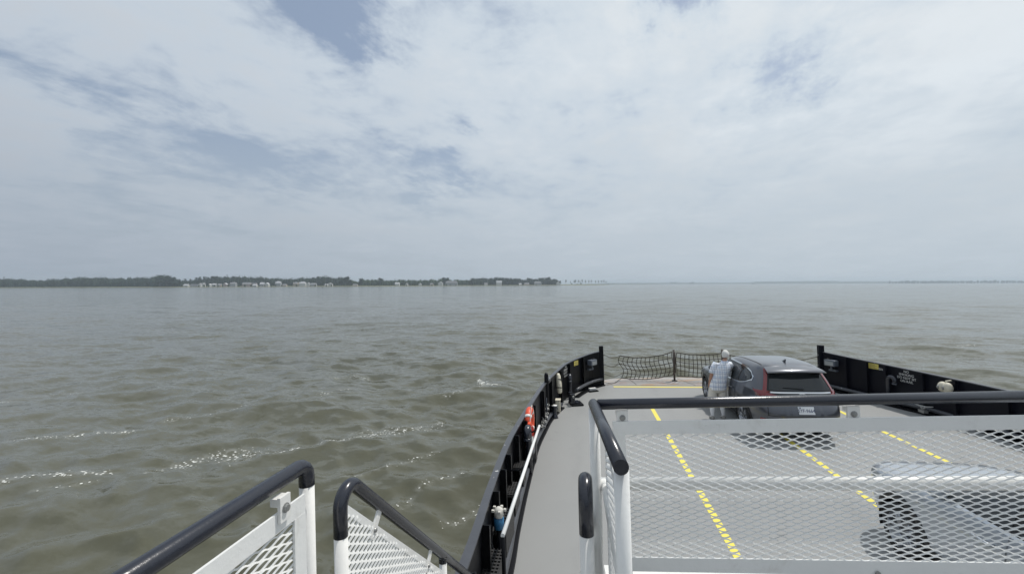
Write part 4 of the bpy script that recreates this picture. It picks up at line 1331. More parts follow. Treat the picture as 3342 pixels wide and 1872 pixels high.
# white deck lamp on the right bulwark
def deck_lamp():
    q, d = at_y(CR, 11.62)
    nn = Vector((-d.y, d.x, 0)); nn = nn if nn.x < 0 else -nn
    O = Vector((q.x, q.y, 0.845)) + nn * 0.14
    t = thing('loudhailer', 'pair of cream bell-shaped horns on the right bulwark', 'horn', O, None, True)
    for k in (-0.06, 0.06):
        a = O + d * k + nn * 0.03
        R = Matrix((d, Vector((0, 0, 1)).cross(d), Vector((0, 0, 1)))).transposed()
        m = MB().ellipsoid(a, (0.095, 0.10, 0.125), 16, 10)
        m.build('bell', 'cream', t, O)
        MB().lathe(a + nn * 0.085, [(0.0, 0.0), (0.045, 0.0), (0.05, 0.012), (0.02, 0.02), (0, 0.02)], 14, 'y').build('grille', 'steel', t, O)
    MB().tube([O + Vector((0, 0, 0.10)), O + Vector((0, 0, 0.15)), O + Vector((0, 0, 0.15)) - nn * 0.13], 0.02, 8).box(O - nn * 0.09, (0.06, 0.10, 0.06)).build('bracket', 'cream', t, O)
deck_lamp()
def cleat():
    O = Vector((8.33, 12.10, 0.16))
    t = thing('cleat', 'pale horned cleat on the curb below the right bulwark', 'cleat', O, None, True)
    d = Vector((0.35, -0.94, 0))
    MB().tube([O - d * 0.22 + Vector((0, 0, 0.12)), O - d * 0.08 + Vector((0, 0, 0.09)), O + d * 0.08 + Vector((0, 0, 0.09)), O + d * 0.22 + Vector((0, 0, 0.13))], [0.012, 0.022, 0.022, 0.012], 8).build('horn', 'steel', t, O)
    MB().tube([O, O + Vector((0, 0, 0.09)) - d * 0.05], 0.022, 8).tube([O, O + Vector((0, 0, 0.09)) + d * 0.05], 0.022, 8).box(O + Vector((0, 0, -0.03)), (0.10, 0.18, 0.07)).build('foot', 'steel', t, O)
cleat()

# ---- the rope net across the bow
def stanchion(x, y, label):
    O = (x, y, 0)
    t = thing('stanchion', label, 'stanchion', O, None, True)
    MB().tube([(x, y, 0), (x, y, 1.14)], 0.036, 10).build('post', 'stanchion', t, O)
    MB().lathe((x, y, 0), [(0.0, 0.0), (0.10, 0.0), (0.10, 0.02), (0.05, 0.03)], 14).build('foot', 'stanchion', t, O)
    MB().tube([(x + 0.045, y - 0.02, 1.06), (x + 0.045, y - 0.02, 0.30)], 0.014, 6).build('lashing_rod', 'stanchion', t, O)
stanchion(3.19, 16.06, 'slim brown stanchion holding up the middle of the rope net')
stanchion(4.86, 16.10, 'slim brown stanchion rising behind the parked grey car')
def net(xa, xb, label, sag_t, sag_b, za, zb, nc, nr, tw, ties, seed):
    O = ((xa + xb) / 2, 16.0, 0.0)
    t = thing('rope_net', label, 'net', O, 'rope nets closing the bow', True)
    rng = np.random.default_rng(seed)
    def P(u, v):
        s = 4 * u * (1 - u)
        zt = za[0] + (zb[0] - za[0]) * u - sag_t * s
        zl = za[1] + (zb[1] - za[1]) * u - sag_b * s
        z = zl + (zt - zl) * v
        x = xa + (xb - xa) * u + tw * math.sin(v * PI * 1.9) * (1 - u * 0.6)
        y = 16.0 + 0.12 * math.sin(v * 5 + u * 2) + 0.03 * math.sin(u * 9 + v * 3)
        return Vector((x, y, z + 0.004 * math.sin(u * 23 + v * 11)))
    m = MB()
    for j in range(nr + 1):
        if j in (0, nr):
            continue
        m.tube([P(i / 40, j / nr) for i in range(41)], 0.013, 5)
    for i in range(nc + 1):
        m.tube([P(i / nc, j / 14) for j in range(15)], 0.013, 5)
    o = m.build('mesh', 'rope', t, O)
    MB().tube([P(i / 40, 1.0) for i in range(41)], 0.018, 6).build('head_rope', 'rope', t, O)
    MB().tube([P(i / 40, 0.0) for i in range(41)], 0.016, 6).build('foot_rope', 'rope', t, O)
    for a, v, u in ties:
        b = P(u, v); a = Vector(a)
        mid = (a + b) / 2 - Vector((0, 0, 0.10 * (a - b).length))
        MB().tube(lerp_curve([tuple(a), tuple(mid), tuple(b)], 6), 0.011, 5).build('tie_rope', 'rope', t, O)
net(1.30, 3.14, 'slack brown rope net between the left bow post and the middle stanchion', 0.13, 0.10, (0.95, 0.10), (1.05, 0.20), 12, 5, 0.10,
    [((0.66, 15.2, 1.08), 1.0, 0.0), ((0.66, 15.2, 0.74), 0.62, 0.0), ((0.66, 15.2, 0.40), 0.2, 0.0), ((0.66, 15.12, 0.12), 0.0, 0.0)], 4)
net(3.27, 4.82, 'brown rope net between the two stanchions, partly behind the grey car', 0.07, 0.05, (1.06, 0.20), (1.0, 0.16), 11, 5, 0.03, [], 9)
net(4.92, 6.70, 'rope net at the right of the bow, almost hidden by the grey car', 0.10, 0.06, (1.0, 0.16), (0.86, 0.10), 12, 5, 0.03,
    [((7.50, 15.15, 1.02), 1.0, 1.0), ((7.50, 15.15, 0.70), 0.6, 1.0), ((7.50, 15.15, 0.34), 0.1, 1.0)], 13)
def rope_ends():
    O = Vector((6.72, 15.98, 0.86))
    m = MB().tube([O, O + Vector((-0.25, 0, -0.03)), O + Vector((-0.48, 0, 0.0))], 0.016, 6).tube([O + Vector((-0.02, -0.02, 0)), O + Vector((0.0, -0.02, -0.10)), O + Vector((-0.01, -0.02, -0.20))], 0.020, 6)
    m.tube([O + Vector((-0.25, -0.02, -0.03)), O + Vector((-0.26, -0.02, -0.12))], 0.016, 6)
    o = m.build('rag', 'rope_white', None, tuple(O)); o.location = O
    tag(o, 'white rope end knotted to the net line by the right bow post', 'rope', None, True)
rope_ends()

# ================================================================== landing and stair railings
def expanded_sheet(mb, o, U, V, W, poly, lwd=0.072, swd=0.029, width=0.0075, thick=0.0022, tilt=25, ns=8):
    """expanded metal: waves of strand touching at their bonds, clipped to a polygon given in (u, v)"""
    o, U, V, W = Vector(o), Vector(U), Vector(V), Vector(W)
    S = swd / 2
    us = [p[0] for p in poly]; vs = [p[1] for p in poly]
    def span(v):
        xs = []
        for (a, b), (c, d) in zip(poly, poly[1:] + poly[:1]):
            if (b - v) * (d - v) < 0:
                xs.append(a + (c - a) * (v - b) / (d - b))
        xs.sort()
        return xs
    ct, st = math.cos(math.radians(tilt)), math.sin(math.radians(tilt))
    j = 0
    v = min(vs) + S * 0.5
    while v < max(vs):
        sp = span(v)
        for k in range(0, len(sp) - 1, 2):
            u0, u1 = sp[k], sp[k + 1]
            n = max(2, int((u1 - u0) / lwd * ns))
            verts, faces = [], []
            for i in range(n + 1):
                u = u0 + (u1 - u0) * i / n
                ph = (u / lwd + (0.5 if j % 2 else 0.0)) * 2 * PI
                tr = math.cos(ph)
                tr = tr * (1.0 + 0.18 * (1 - tr * tr))
                vv = v + S * 0.5 * tr
                wv = 0.004 * tr
                c = o + U * u + V * vv + W * wv
                # strand is a flat strip leaning away from the sheet's plane
                A = (V * ct - W * st) * (width / 2)
                B = (V * st + W * ct) * (thick / 2)
                verts += [c - A - B, c + A - B, c + A + B, c - A + B]
                if i:
                    q, r = 4 * (i - 1), 4 * i
                    for e in range(4):
                        e2 = (e + 1) % 4
                        faces.append((q + e, q + e2, r + e2, r + e))
            mb.add(verts, faces, False)
        v += S; j += 1

def bracket(parent, O, p, U, V, W, drop, wd=0.055):
    """tab welded under a rail, bolted to the panel"""
    p = Vector(p)
    m = MB().frame(p, U, V, W, -wd / 2, wd / 2, -drop, -0.012, -0.005, 0.005)
    m.frame(p, U, V, W, -wd / 2, wd / 2, -drop * 0.45, -0.016, -0.03, -0.005)
    b = m.build('bracket', 'white_worn', parent, O)
    R = Matrix((Vector(U), Vector(V), Vector(W))).transposed()
    m = MB()
    m.lathe(p - Vector(V) * (drop * 0.56) + Vector(W) * 0.005, [(0.015, 0.0), (0.015, 0.002), (0.011, 0.003), (0.010, 0.009), (0.0, 0.010)], 10, 'z', False, R)
    m.build('bolt', 'steel', b, O)

def front_railing():
    o = Vector((0.085, 2.116, 0.0))
    U = Vector((1.0, 0.073, 0.018)).normalized()
    V = Vector((-0.018, 0, 1.0)).normalized()
    W = U.cross(V)                         # points towards the stern side
    if W.y > 0: W = -W
    O = (0.085, 2.116, 1.85)
    t = thing('landing_railing', 'white mesh railing with a black top rail in front of the parked cars', 'railing', O, None, True)
    rr = 0.0255
    L = 3.25
    rail_a = o + V * 2.832
    MB().tube([rail_a + U * 0.02, rail_a + U * 0.6, rail_a + U * L], rr, 18).build('top_rail', 'black_gloss', t, O)
    # short return leg coming back towards the stair
    near = Vector((0.102, 1.375, 2.832))
    corner = rail_a
    m = MB().tube([near, near + (corner - near) * 0.5, corner + (corner - near).normalized() * 0.012], rr, 18)
    m.ellipsoid(corner + (corner - near).normalized() * 0.012, (rr, rr, rr), 14, 8)
    m.build('return_rail', 'black_gloss', t, O)
    for p in (near + Vector((0.004, 0.05, 0)), corner, rail_a + U * (L - 0.05)):
        MB().tube([Vector((p.x, p.y, 1.80)), Vector((p.x, p.y, p.z - 0.02))], 0.0255, 16).build('post', 'white_paint', t, O)
    # mid rail outside the mesh
    mid = o + V * 2.425 - W * 0.036
    MB().tube([mid + U * -0.03, mid + U * L], 0.031, 16).build('mid_rail', 'white_paint', t, O)
    ml = Vector((0.078, 2.13, 2.43))
    MB().tube([ml, Vector((0.098, 1.44, 2.43))], 0.019, 12).ellipsoid(ml, (0.036, 0.036, 0.030), 12, 8).build('return_mid_rail', 'white_paint', t, O)
    # framed mesh panel
    zt, zb = 2.752, 2.028
    u0, u1 = 0.085, L - 0.1
    pl = MB()
    expanded_sheet(pl, o + W * 0.012, U, V, W, [(u0 + 0.05, zb + 0.06), (u1 - 0.05, zb + 0.06), (u1 - 0.05, zt - 0.055), (u0 + 0.05, zt - 0.055)], lwd=0.0735, swd=0.0282, width=0.0058)
    panel = pl.build('mesh_sheet', 'white_paint', t, O)
    fb = MB()
    fb.frame(o + W * 0.016, U, V, W, u0, u1, zt - 0.063, zt, -0.004, 0.004)
    fb.frame(o + W * 0.016, U, V, W, u0, u1, zb, zb + 0.066, -0.004, 0.004)
    fb.frame(o + W * 0.0165, U, V, W, u0, u0 + 0.058, zb + 0.066, zt - 0.063, -0.004, 0.004)
    fb.frame(o + W * 0.0165, U, V, W, u1 - 0.058, u1, zb + 0.066, zt - 0.063, -0.004, 0.004)
    fb.build('panel_frame', 'white_paint', t, O)
    lm = MB()
    put_text(lm, 'RFTI', 0.040, o + W * 0.021 + U * 0.565 + V * (zt - 0.032), U, V, W, 0.0, sx=1.5)
    lm.build('raised_letters', 'white_paint', t, O)
    for u in (0.135, 1.195, 2.3):
        bracket(t, O, o + U * u + V * 2.815 + W * 0.006, U, V, W, 0.085)
    for u in (0.115, 1.25, 2.4):
        p = o + U * u + V * 2.02 + W * 0.02
        b = MB().frame(p, U, V, W, -0.03, 0.03, -0.05, 0.012, -0.004, 0.006).build('clip', 'steel', t, O)
        MB().lathe(p + V * 0.020 + W * 0.004, [(0.012, 0.0), (0.010, 0.008), (0.0, 0.009)], 10, 'z', False, Matrix((U, V, W)).transposed()).build('bolt', 'steel', b, O)
    # side panel of the return leg
    so, SU, SV = Vector((0.090, 1.455, 0)), Vector((-0.008, 1, 0)).normalized(), Vector((0, 0, 1))
    SW = SU.cross(SV)
    sp = MB()
    expanded_sheet(sp, so, SU, SV, SW, [(0.0, 2.06), (0.62, 2.06), (0.62, 2.74), (0.0, 2.74)], lwd=0.0735, swd=0.0282, width=0.0062)
    sp.build('side_mesh', 'white_paint', t, O)
    sf = MB()
    sf.frame(so, SU, SV, SW, -0.01, 0.63, 2.70, 2.75, -0.004, 0.004)
    sf.frame(so, SU, SV, SW, -0.01, 0.63, 2.03, 2.08, -0.004, 0.004)
    sf.frame(so, SU, SV, SW, 0.58, 0.63, 2.08, 2.70, -0.004, 0.004)
    sf.build('side_frame', 'white_paint', t, O)
    # toe beam along the landing edge
    bm = MB().frame(o - W * 0.03, U, V, W, 0.02, L, 1.90, 1.985, -0.06, 0.02)
    bm.build('toe_beam', 'white_paint', t, O)
    fl = MB().box((1.70, 0.60, 1.82), (3.35, 3.10, 0.06))
    fl.box((-0.47, 0.15, 1.82), (0.98, 2.50, 0.06))
    struct(fl.build('landing_floor', 'deck_paint'), True)
front_railing()

def left_railing():
    x = -0.950
    O = (x, 1.3, 1.85)
    t = thing('landing_railing', 'white mesh railing with a black rail ending at a white post on the far left', 'railing', O, None, True)
    rr = 0.0255
    z = 2.832
    pts = [(x + 0.03, -1.0, z), (x, 0.9, z), (x - 0.008, 1.255, z)]
    for k in range(1, 5):
        a = PI / 2 * k / 4
        pts.append((x - 0.008, 1.255 + 0.045 * math.sin(a), z - 0.045 * (1 - math.cos(a))))
    pts.append((x - 0.008, 1.30, z - 0.075))
    MB().tube(pts, rr, 18).build('top_rail', 'black_gloss', t, O)
    MB().tube([(x - 0.008, 1.30, 1.80), (x - 0.008, 1.30, z - 0.07)], 0.0245, 16).build('post', 'white_worn', t, O)
    px = x + 0.022
    U, V, W = Vector((0, 1, 0)), Vector((0, 0, 1)), Vector((1, 0, 0))
    o = Vector((px, 0, 0))
    fb = MB()
    fb.frame(o, U, V, W, -1.0, 1.245, 2.698, 2.756, -0.004, 0.004)
    fb.frame(o, U, V, W, 1.192, 1.2455, 2.03, 2.698, -0.0035, 0.0045)
    fb.frame(o, U, V, W, -1.0, 1.192, 2.03, 2.09, -0.004, 0.004)
    fb.build('panel_frame', 'white_paint', t, O)
    sp = MB()
    expanded_sheet(sp, o - W * 0.006, U, V, W, [(-1.0, 2.085), (1.20, 2.085), (1.20, 2.705), (-1.0, 2.705)], lwd=0.0735, swd=0.0282, width=0.0058)
    sp.build('mesh_sheet', 'white_paint', t, O)
    for y in (1.14, 0.2):
        bracket(t, O, Vector((px + 0.010, y, z - 0.018)), U, V, W, 0.088, 0.044)
    MB().lathe((x - 0.008, 1.30, 2.36), [(0.0245, 0), (0.031, 0.008), (0.031, 0.03), (0.0245, 0.04)], 14).build('collar', 'white_worn', t, O)
left_railing()

def stair_railing(x, y0, ztop, y1, z1, label, near_only=False, black_to=0.11):
    O = (x, y0, 1.85)
    t = thing('stair_railing', label, 'railing', O, None, True)
    rr = 0.0262
    sl = (z1 - (ztop - 0.02)) / (y1 - y0 - 0.06)
    d = Vector((0, 1, sl)).normalized()
    Rb = 0.062
    # vertical, bend, then down the stair
    pts = [Vector((x, y0, ztop - 0.065 - black_to)), Vector((x, y0, ztop - 0.075))]
    a_end = PI / 2 - math.atan(sl)
    c = Vector((x, y0 + Rb, ztop - 0.075))
    for k in range(1, 11):
        a = a_end * k / 10
        pts.append(c + Vector((0, -Rb * math.cos(a), Rb * math.sin(a))))
    p = pts[-1]
    L = (y1 - p.y) / d.y
    post_top = p + d * L
    pts += [p + d * (L * 0.5), post_top, p + d * (L + 1.3)]
    MB().tube(pts, rr, 18).build('hand_rail', 'black_gloss', t, O)
    MB().tube([Vector((x, y0, 1.2)), Vector((x, y0, ztop - 0.06 - black_to))], 0.0255, 16).build('post', 'white_worn', t, O)
    MB().lathe((x, y0, ztop - black_to - 0.22), [(0.0255, 0), (0.029, 0.004), (0.029, 0.012), (0.0255, 0.016)], 14).build('weld', 'white_worn', t, O)
    MB().tube([Vector((x, y1, post_top.z - 1.0)), Vector((x, y1, post_top.z - 0.02))], 0.0235, 14).build('post', 'white_paint', t, O)
    MB().lathe((x, y1, post_top.z - 0.045), [(0.026, 0), (0.0265, 0.03)], 14).build('cap', 'black_gloss', t, O)
    # mesh sheet below the rail, following the slope
    U, V, W = Vector((0, 1, 0)), Vector((0, 0, 1)), Vector((1, 0, 0))
    px = x + 0.006
    off = 0.105
    za = p.z - off
    ya, yb = y0 + 0.03, y1 - 0.03
    zt_a, zt_b = za + sl * (ya - p.y), za + sl * (yb - p.y)
    sp = MB()
    expanded_sheet(sp, Vector((px, 0, 0)), U, V, W, [(ya, zt_a - 0.75), (yb, zt_b - 0.75), (yb, zt_b - 0.028), (ya, zt_a - 0.028)], lwd=0.062, swd=0.036, width=0.010, thick=0.003, tilt=25)
    sp.build('mesh_sheet', 'white_paint', t, O)
    m = MB()
    Ud = d; Vd = Vector((0, -d.z, d.y))
    m.frame(Vector((px, ya, zt_a)), Ud, Vd, W, 0, (yb - ya) / d.y, -0.030, 0.0, -0.002, 0.002)
    m.frame(Vector((px, ya, zt_a)), Ud, Vd, W, 0, (yb - ya) / d.y, -0.60, -0.56, -0.002, 0.002)
    m.build('sheet_edge', 'white_paint', t, O)
    for f in (0.20, 0.80):
        q = p + d * (L * f)
        m = MB().frame(q + W * 0.004, Ud, Vd, W, -0.018, 0.018, -0.135, -0.016, -0.003, 0.006)
        b = m.build('bracket', 'white_worn', t, O)
        MB().lathe(q + W * 0.012 - Vd * 0.10, [(0.0, 0.006), (0.009, 0.006), (0.010, -0.004)], 10, 'x').build('bolt', 'steel', b, O)
    # stringer carrying the posts
    m = MB().frame(Vector((x, y0 - 0.05, ztop - 1.0)), Ud, Vd, W, -0.05, 2.6, -0.22, 0.0, -0.02, 0.02)
    m.build('stringer', 'white_paint', t, O)
    return t
stair_railing(-0.930, 1.45, 2.672, 2.55, 1.715, 'stair railing with a bent black rail and white perforated sheet on the left')
stair_railing(-0.014, 1.52, 2.705, 2.62, 1.75, 'stair railing seen end-on as one white post with a black cap')

# ================================================================== cars
def catmull_table(T, sub):
    out = []
    T = [np.array(r, float) for r in T]
    for i in range(len(T) - 1):
        a = T[max(i - 1, 0)]; b = T[i]; c = T[i + 1]; d = T[min(i + 2, len(T) - 1)]
        for k in range(sub):
            t = k / sub
            lin = b + (c - b) * t
            cub = 0.5 * (2 * b + (c - a) * t + (2 * a - 5 * b + 4 * c - d) * t * t + (3 * b - a - 3 * c + d) * t ** 3)
            out.append(lin * 0.4 + cub * 0.6)
    out.append(T[-1])
    return out
SUV = [  # z, rear, front, half width, exponent
    (0.22, 0.30, 4.30, 0.80, 6), (0.34, 0.13, 4.47, 0.880, 6), (0.50, 0.035, 4.56, 0.912, 5.5), (0.62, 0.0, 4.59, 0.922, 5.2), (0.75, 0.035, 4.58, 0.926, 5.2),
    (0.85, 0.095, 4.54, 0.922, 5.2), (0.92, 0.13, 4.42, 0.912, 5), (0.97, 0.15, 4.18, 0.900, 5), (1.02, 0.17, 3.84, 0.886, 5), (1.06, 0.19, 3.52, 0.872, 5),
    (1.10, 0.215, 3.34, 0.852, 5), (1.20, 0.275, 3.12, 0.818, 5), (1.30, 0.34, 2.91, 0.776, 5), (1.40, 0.41, 2.69, 0.728, 5), (1.50, 0.48, 2.46, 0.674, 5),
    (1.55, 0.53, 2.27, 0.625, 4.6), (1.585, 0.60, 2.06, 0.560, 4.2), (1.612, 0.74, 1.86, 0.46, 3.6), (1.630, 0.95, 1.66, 0.32, 3), (1.638, 1.2, 1.45, 0.12, 2.5)]
class CarShape:
    def __init__(self, table):
        self.T = catmull_table(table, 3)
        self.Z = [r[0] for r in self.T]
    def row(self, z):
        return [float(np.interp(z, self.Z, [r[i] for r in self.T])) for i in range(1, 5)]
    def side(self, y, z, off=0.0, sg=-1):
        r, f, w, n = self.row(z)
        a, c = (f - r) / 2, (f + r) / 2
        q = min(abs((y - c) / a), 0.9995)
        return Vector((sg * (w * (1 - q ** n) ** (1 / n) + off), y, z))
    def end(self, x, z, off=0.0, rear=True):
        r, f, w, n = self.row(z)
        a, c = (f - r) / 2, (f + r) / 2
        q = min(abs(x / w), 0.9995)
        d = a * (1 - q ** n) ** (1 / n)
        return Vector((x, (c - d - off) if rear else (c + d + off), z))
    def ring(self, z, T):
        r, f, w, n = T
        a, c = (f - r) / 2, (f + r) / 2
        P = []
        e = 0.94
        ne, nsd = 16, 84
        xe = (1 - e ** n) ** (1 / n)
        for i in range(ne):                       # rear, left to right
            q = -xe + 2 * xe * i / ne
            P.append((q * w, c - a * (1 - abs(q) ** n) ** (1 / n), z))
        for i in range(nsd):                      # right side, rear to front
            q = -e + 2 * e * i / nsd
            P.append((w * (1 - abs(q) ** n) ** (1 / n), c + q * a, z))
        for i in range(ne):
            q = xe - 2 * xe * i / ne
            P.append((q * w, c + a * (1 - abs(q) ** n) ** (1 / n), z))
        for i in range(nsd):
            q = e - 2 * e * i / nsd
            P.append((-w * (1 - abs(q) ** n) ** (1 / n), c + q * a, z))
        return P
    def shell(self, wheels, R):
        rows = [self.ring(t[0], t[1:]) for t in self.T]
        mb = MB()
        m = len(rows[0])
        V = [p for r in rows for p in r]
        F = []
        for i in range(len(rows) - 1):
            for k in range(m):
                k2 = (k + 1) % m
                fc = (i * m + k, i * m + k2, (i + 1) * m + k2, (i + 1) * m + k)
                cx = sum(V[q][0] for q in fc) / 4; cy = sum(V[q][1] for q in fc) / 4; cz = sum(V[q][2] for q in fc) / 4
                if abs(cx) > 0.6 and any((cy - wy) ** 2 + (cz - wz) ** 2 < R * R for wy, wz in wheels):
                    continue
                F.append(fc)
        F.append(tuple((len(rows) - 1) * m + k for k in range(m)))
        mb.add(V, F, True)
        F2 = tuple(range(m))[::-1]
        mb.f.append(F2); mb.s.append(False)
        return mb
def patch(mb, fn, us, lo, hi, n=6, thick=None):
    rows = []
    for u in us:
        a, b = lo(u), hi(u)
        rows.append([fn(u, a + (b - a) * k / n) for k in range(n + 1)])
    mb.grid(rows, True)

def make_car(name, label, paint, loc, rz, plate=None):
    cs = CarShape(SUV)
    t = thing(name, label, 'car', loc, None, True, rot=(0, 0, rz))
    WZ, RW = 0.345, 0.345
    WY = (1.00, 3.66)
    body = cs.shell([(y, WZ) for y in WY], 0.405).build('body', paint, t)
    lin = lambda a, b, n: [a + (b - a) * i / n for i in range(n + 1)]
    # wheel wells and dark cladding
    m = MB()
    for y in WY:
        for sg in (-1, 1):
            rows = []
            for x in (0.58, 0.885):
                rows.append([(sg * x, y + 0.405 * math.cos(a), WZ + 0.405 * math.sin(a)) for a in np.linspace(-0.35, PI + 0.35, 24)])
            m.grid(rows)
            m.add([(sg * 0.58, y + 0.42 * math.cos(a), WZ + 0.42 * math.sin(a)) for a in np.linspace(0, 2 * PI, 25)[:-1]], [tuple(range(24))])
    m.build('wheel_well', 'plastic_black', t)
    m = MB()
    for y in WY:
        for sg in (-1, 1):
            rows = []
            for r, o in ((0.385, -0.03), (0.385, 0.014), (0.455, 0.012), (0.462, 0.0)):
                row = []
                for a in np.linspace(-0.30, PI + 0.30, 30):
                    z = max(0.225, WZ + r * math.sin(a)); yy = y + r * math.cos(a)
                    row.append(cs.side(yy, z, o, sg))
                rows.append(row)
            m.grid(rows)
    for sg in (-1, 1):
        patch(m, lambda u, v: cs.side(u, v, 0.010, sg), lin(WY[0] + 0.42, WY[1] - 0.42, 16), lambda u: 0.225, lambda u: 0.40)
    patch(m, lambda u, v: cs.end(u, v, 0.010), lin(-0.80, 0.80, 18), lambda u: 0.225, lambda u: 0.45 - 0.05 * abs(u))
    patch(m, lambda u, v: cs.end(u, v, 0.010, False), lin(-0.80, 0.80, 18), lambda u: 0.225, lambda u: 0.42)
    m.build('lower_cladding', 'plastic_black', t)
    # wheels
    tyre = MB().lathe((0, 0, 0), [(0.235, -0.10), (0.315, -0.105), (0.335, -0.085), (0.345, -0.05), (0.345, 0.05), (0.335, 0.085), (0.315, 0.105), (0.235, 0.10)], 32, 'x').mesh('tyre', 'tyre')
    rm = MB().lathe((0, 0, 0), [(0.235, -0.10), (0.222, -0.085), (0.205, 0.05), (0.0, 0.05)], 32, 'x')
    for k in range(5):
        for dd in (-0.16, 0.16):
            a = 2 * PI * k / 5 + dd
            a2 = 2 * PI * k / 5 + dd * 0.55
            p0 = Vector((-0.082, 0.04 * math.cos(a2), 0.04 * math.sin(a2))); p1 = Vector((-0.094, 0.222 * math.cos(a), 0.222 * math.sin(a)))
            rm.tube([p0, (p0 + p1) / 2, p1], [0.024, 0.019, 0.022], 6)
    rm.lathe((-0.085, 0, 0), [(0.0, -0.012), (0.035, -0.010), (0.05, 0.01)], 16, 'x')
    rim = rm.mesh('rim', 'alloy')
    for y in WY:
        for sg in (-1, 1):
            wo = bpy.data.objects.new('wheel', tyre); COL.objects.link(wo); wo.parent = t
            wo.location = (sg * 0.795, y, WZ)
            if sg > 0: wo.rotation_euler = (0, 0, PI)
            ro = bpy.data.objects.new('rim', rim); COL.objects.link(ro); ro.parent = wo
    # doors: panels a hair proud, so the gaps show
    beltz = lambda y: 1.055 + 0.028 * max(0.0, 3.2 - y) / 2
    for sg in (-1, 1):
        for ya, yb in ((2.335, 3.30), (1.36, 2.315)):
            m = MB()
            def lo(u):
                z = 0.41
                for wy in WY:
                    q = 0.475 ** 2 - (u - wy) ** 2
                    if q > 0: z = max(z, WZ + math.sqrt(q))
                return z
            patch(m, lambda u, v: cs.side(u, v, 0.007, sg), lin(ya, yb, 18), lo, lambda u: beltz(u) - 0.025, 10)
            d = m.build('door', paint, t)
            h = MB().tube([cs.side(ya + 0.10, 0.90, 0.012, sg), cs.side(ya + 0.13, 0.905, 0.045, sg), cs.side(ya + 0.28, 0.905, 0.045, sg), cs.side(ya + 0.31, 0.90, 0.012, sg)], 0.014, 8)
            h.build('door_handle', paint, d)
    # side glass
    def up(y):
        return float(np.interp(y, [0.74, 0.86, 1.05, 1.45, 2.0, 2.42, 2.62, 3.32], [1.30, 1.385, 1.425, 1.463, 1.475, 1.465, 1.405, 1.072]))
    def dn(y):
        return float(np.interp(y, [0.74, 0.95, 1.22, 1.5, 3.32], [1.255, 1.165, 1.105, 1.088, 1.060]))
    for sg in (-1, 1):
        m = MB(); patch(m, lambda u, v: cs.side(u, v, 0.006, sg), lin(0.70, 3.36, 44), lambda u: dn(max(u, .74)) - 0.030, lambda u: up(min(max(u, .74), 3.32)) + 0.028)
        ch = m.build('window_trim', 'chrome', t)
        m = MB(); patch(m, lambda u, v: cs.side(u, v, 0.010, sg), lin(0.735, 3.33, 44), dn, up)
        m.build('window_seal', 'plastic_black', ch)
        for ya, yb in ((0.78, 1.26), (1.31, 2.255), (2.345, 3.24)):
            m = MB(); patch(m, lambda u, v: cs.side(u, v, 0.014, sg), lin(ya, yb, 16), lambda u: dn(u) + 0.014, lambda u: max(dn(u) + 0.02, up(u) - 0.014))
            m.build('side_window', 'glass_dark', t)
        # mirror
        p = cs.side(3.10, 1.09, 0.10, sg)
        MB().ellipsoid(p, (0.105, 0.06, 0.075), 14, 8).tube([cs.side(3.14, 1.06, 0.0, sg), p], 0.025, 8).build('side_mirror', paint, t)
    # rear glass, spoiler, lights
    gl_lo = lambda u: 1.115 - 0.02 * (1 - (u / .6) ** 2)
    gl_hi = lambda u: 1.50
    m = MB(); patch(m, lambda u, v: cs.end(u * (1 - 0.20 * (v - 1.1) / 0.4), v, 0.007), lin(-0.655, 0.655, 20), lambda u: 1.09, lambda u: 1.54)
    m.build('rear_seal', 'plastic_black', t)
    m = MB(); patch(m, lambda u, v: cs.end(u * (1 - 0.20 * (v - 1.1) / 0.4), v, 0.011), lin(-0.615, 0.615, 20), gl_lo, gl_hi, 8)
    rg = m.build('rear_window', 'glass_dark', t)
    MB().tube([cs.end(0.06, 1.135, 0.03), cs.end(-0.12, 1.155, 0.028), cs.end(-0.34, 1.165, 0.026)], [0.012, 0.009, 0.006], 8).build('wiper', 'plastic_black', t)
    sp = MB()
    rows = []
    for u in lin(-0.60, 0.60, 20):
        k = 1 - 0.10 * (u / 0.6) ** 2
        e = (u / .6) ** 2
        rows.append([Vector((u * 0.86, 0.85, 1.602 - 0.045 * e)), Vector((u * 0.92, 0.60, 1.588 - 0.045 * e)), Vector((u * 0.97, 0.38 + 0.06 * e, 1.548 - 0.04 * e)), Vector((u, 0.245 + 0.10 * e, 1.508 - 0.035 * e)), Vector((u, 0.240 + 0.10 * e, 1.488 - 0.035 * e)), Vector((u * 0.96, 0.56, 1.478))])
    sp.grid(rows)
    sp.build('spoiler', paint, t)
    m = MB(); patch(m, lambda u, v: cs.end(u, v, 0.022), lin(-0.60, 0.60, 18), lambda u: 1.055, lambda u: 1.083, 2)
    m.build('chrome_strip', 'chrome', t)
    m = MB(); patch(m, lambda u, v: cs.end(u, v, 0.012), lin(-0.58, 0.58, 18), lambda u: 0.985, lambda u: 1.052, 3)
    m.build('garnish', 'plastic_black', t)
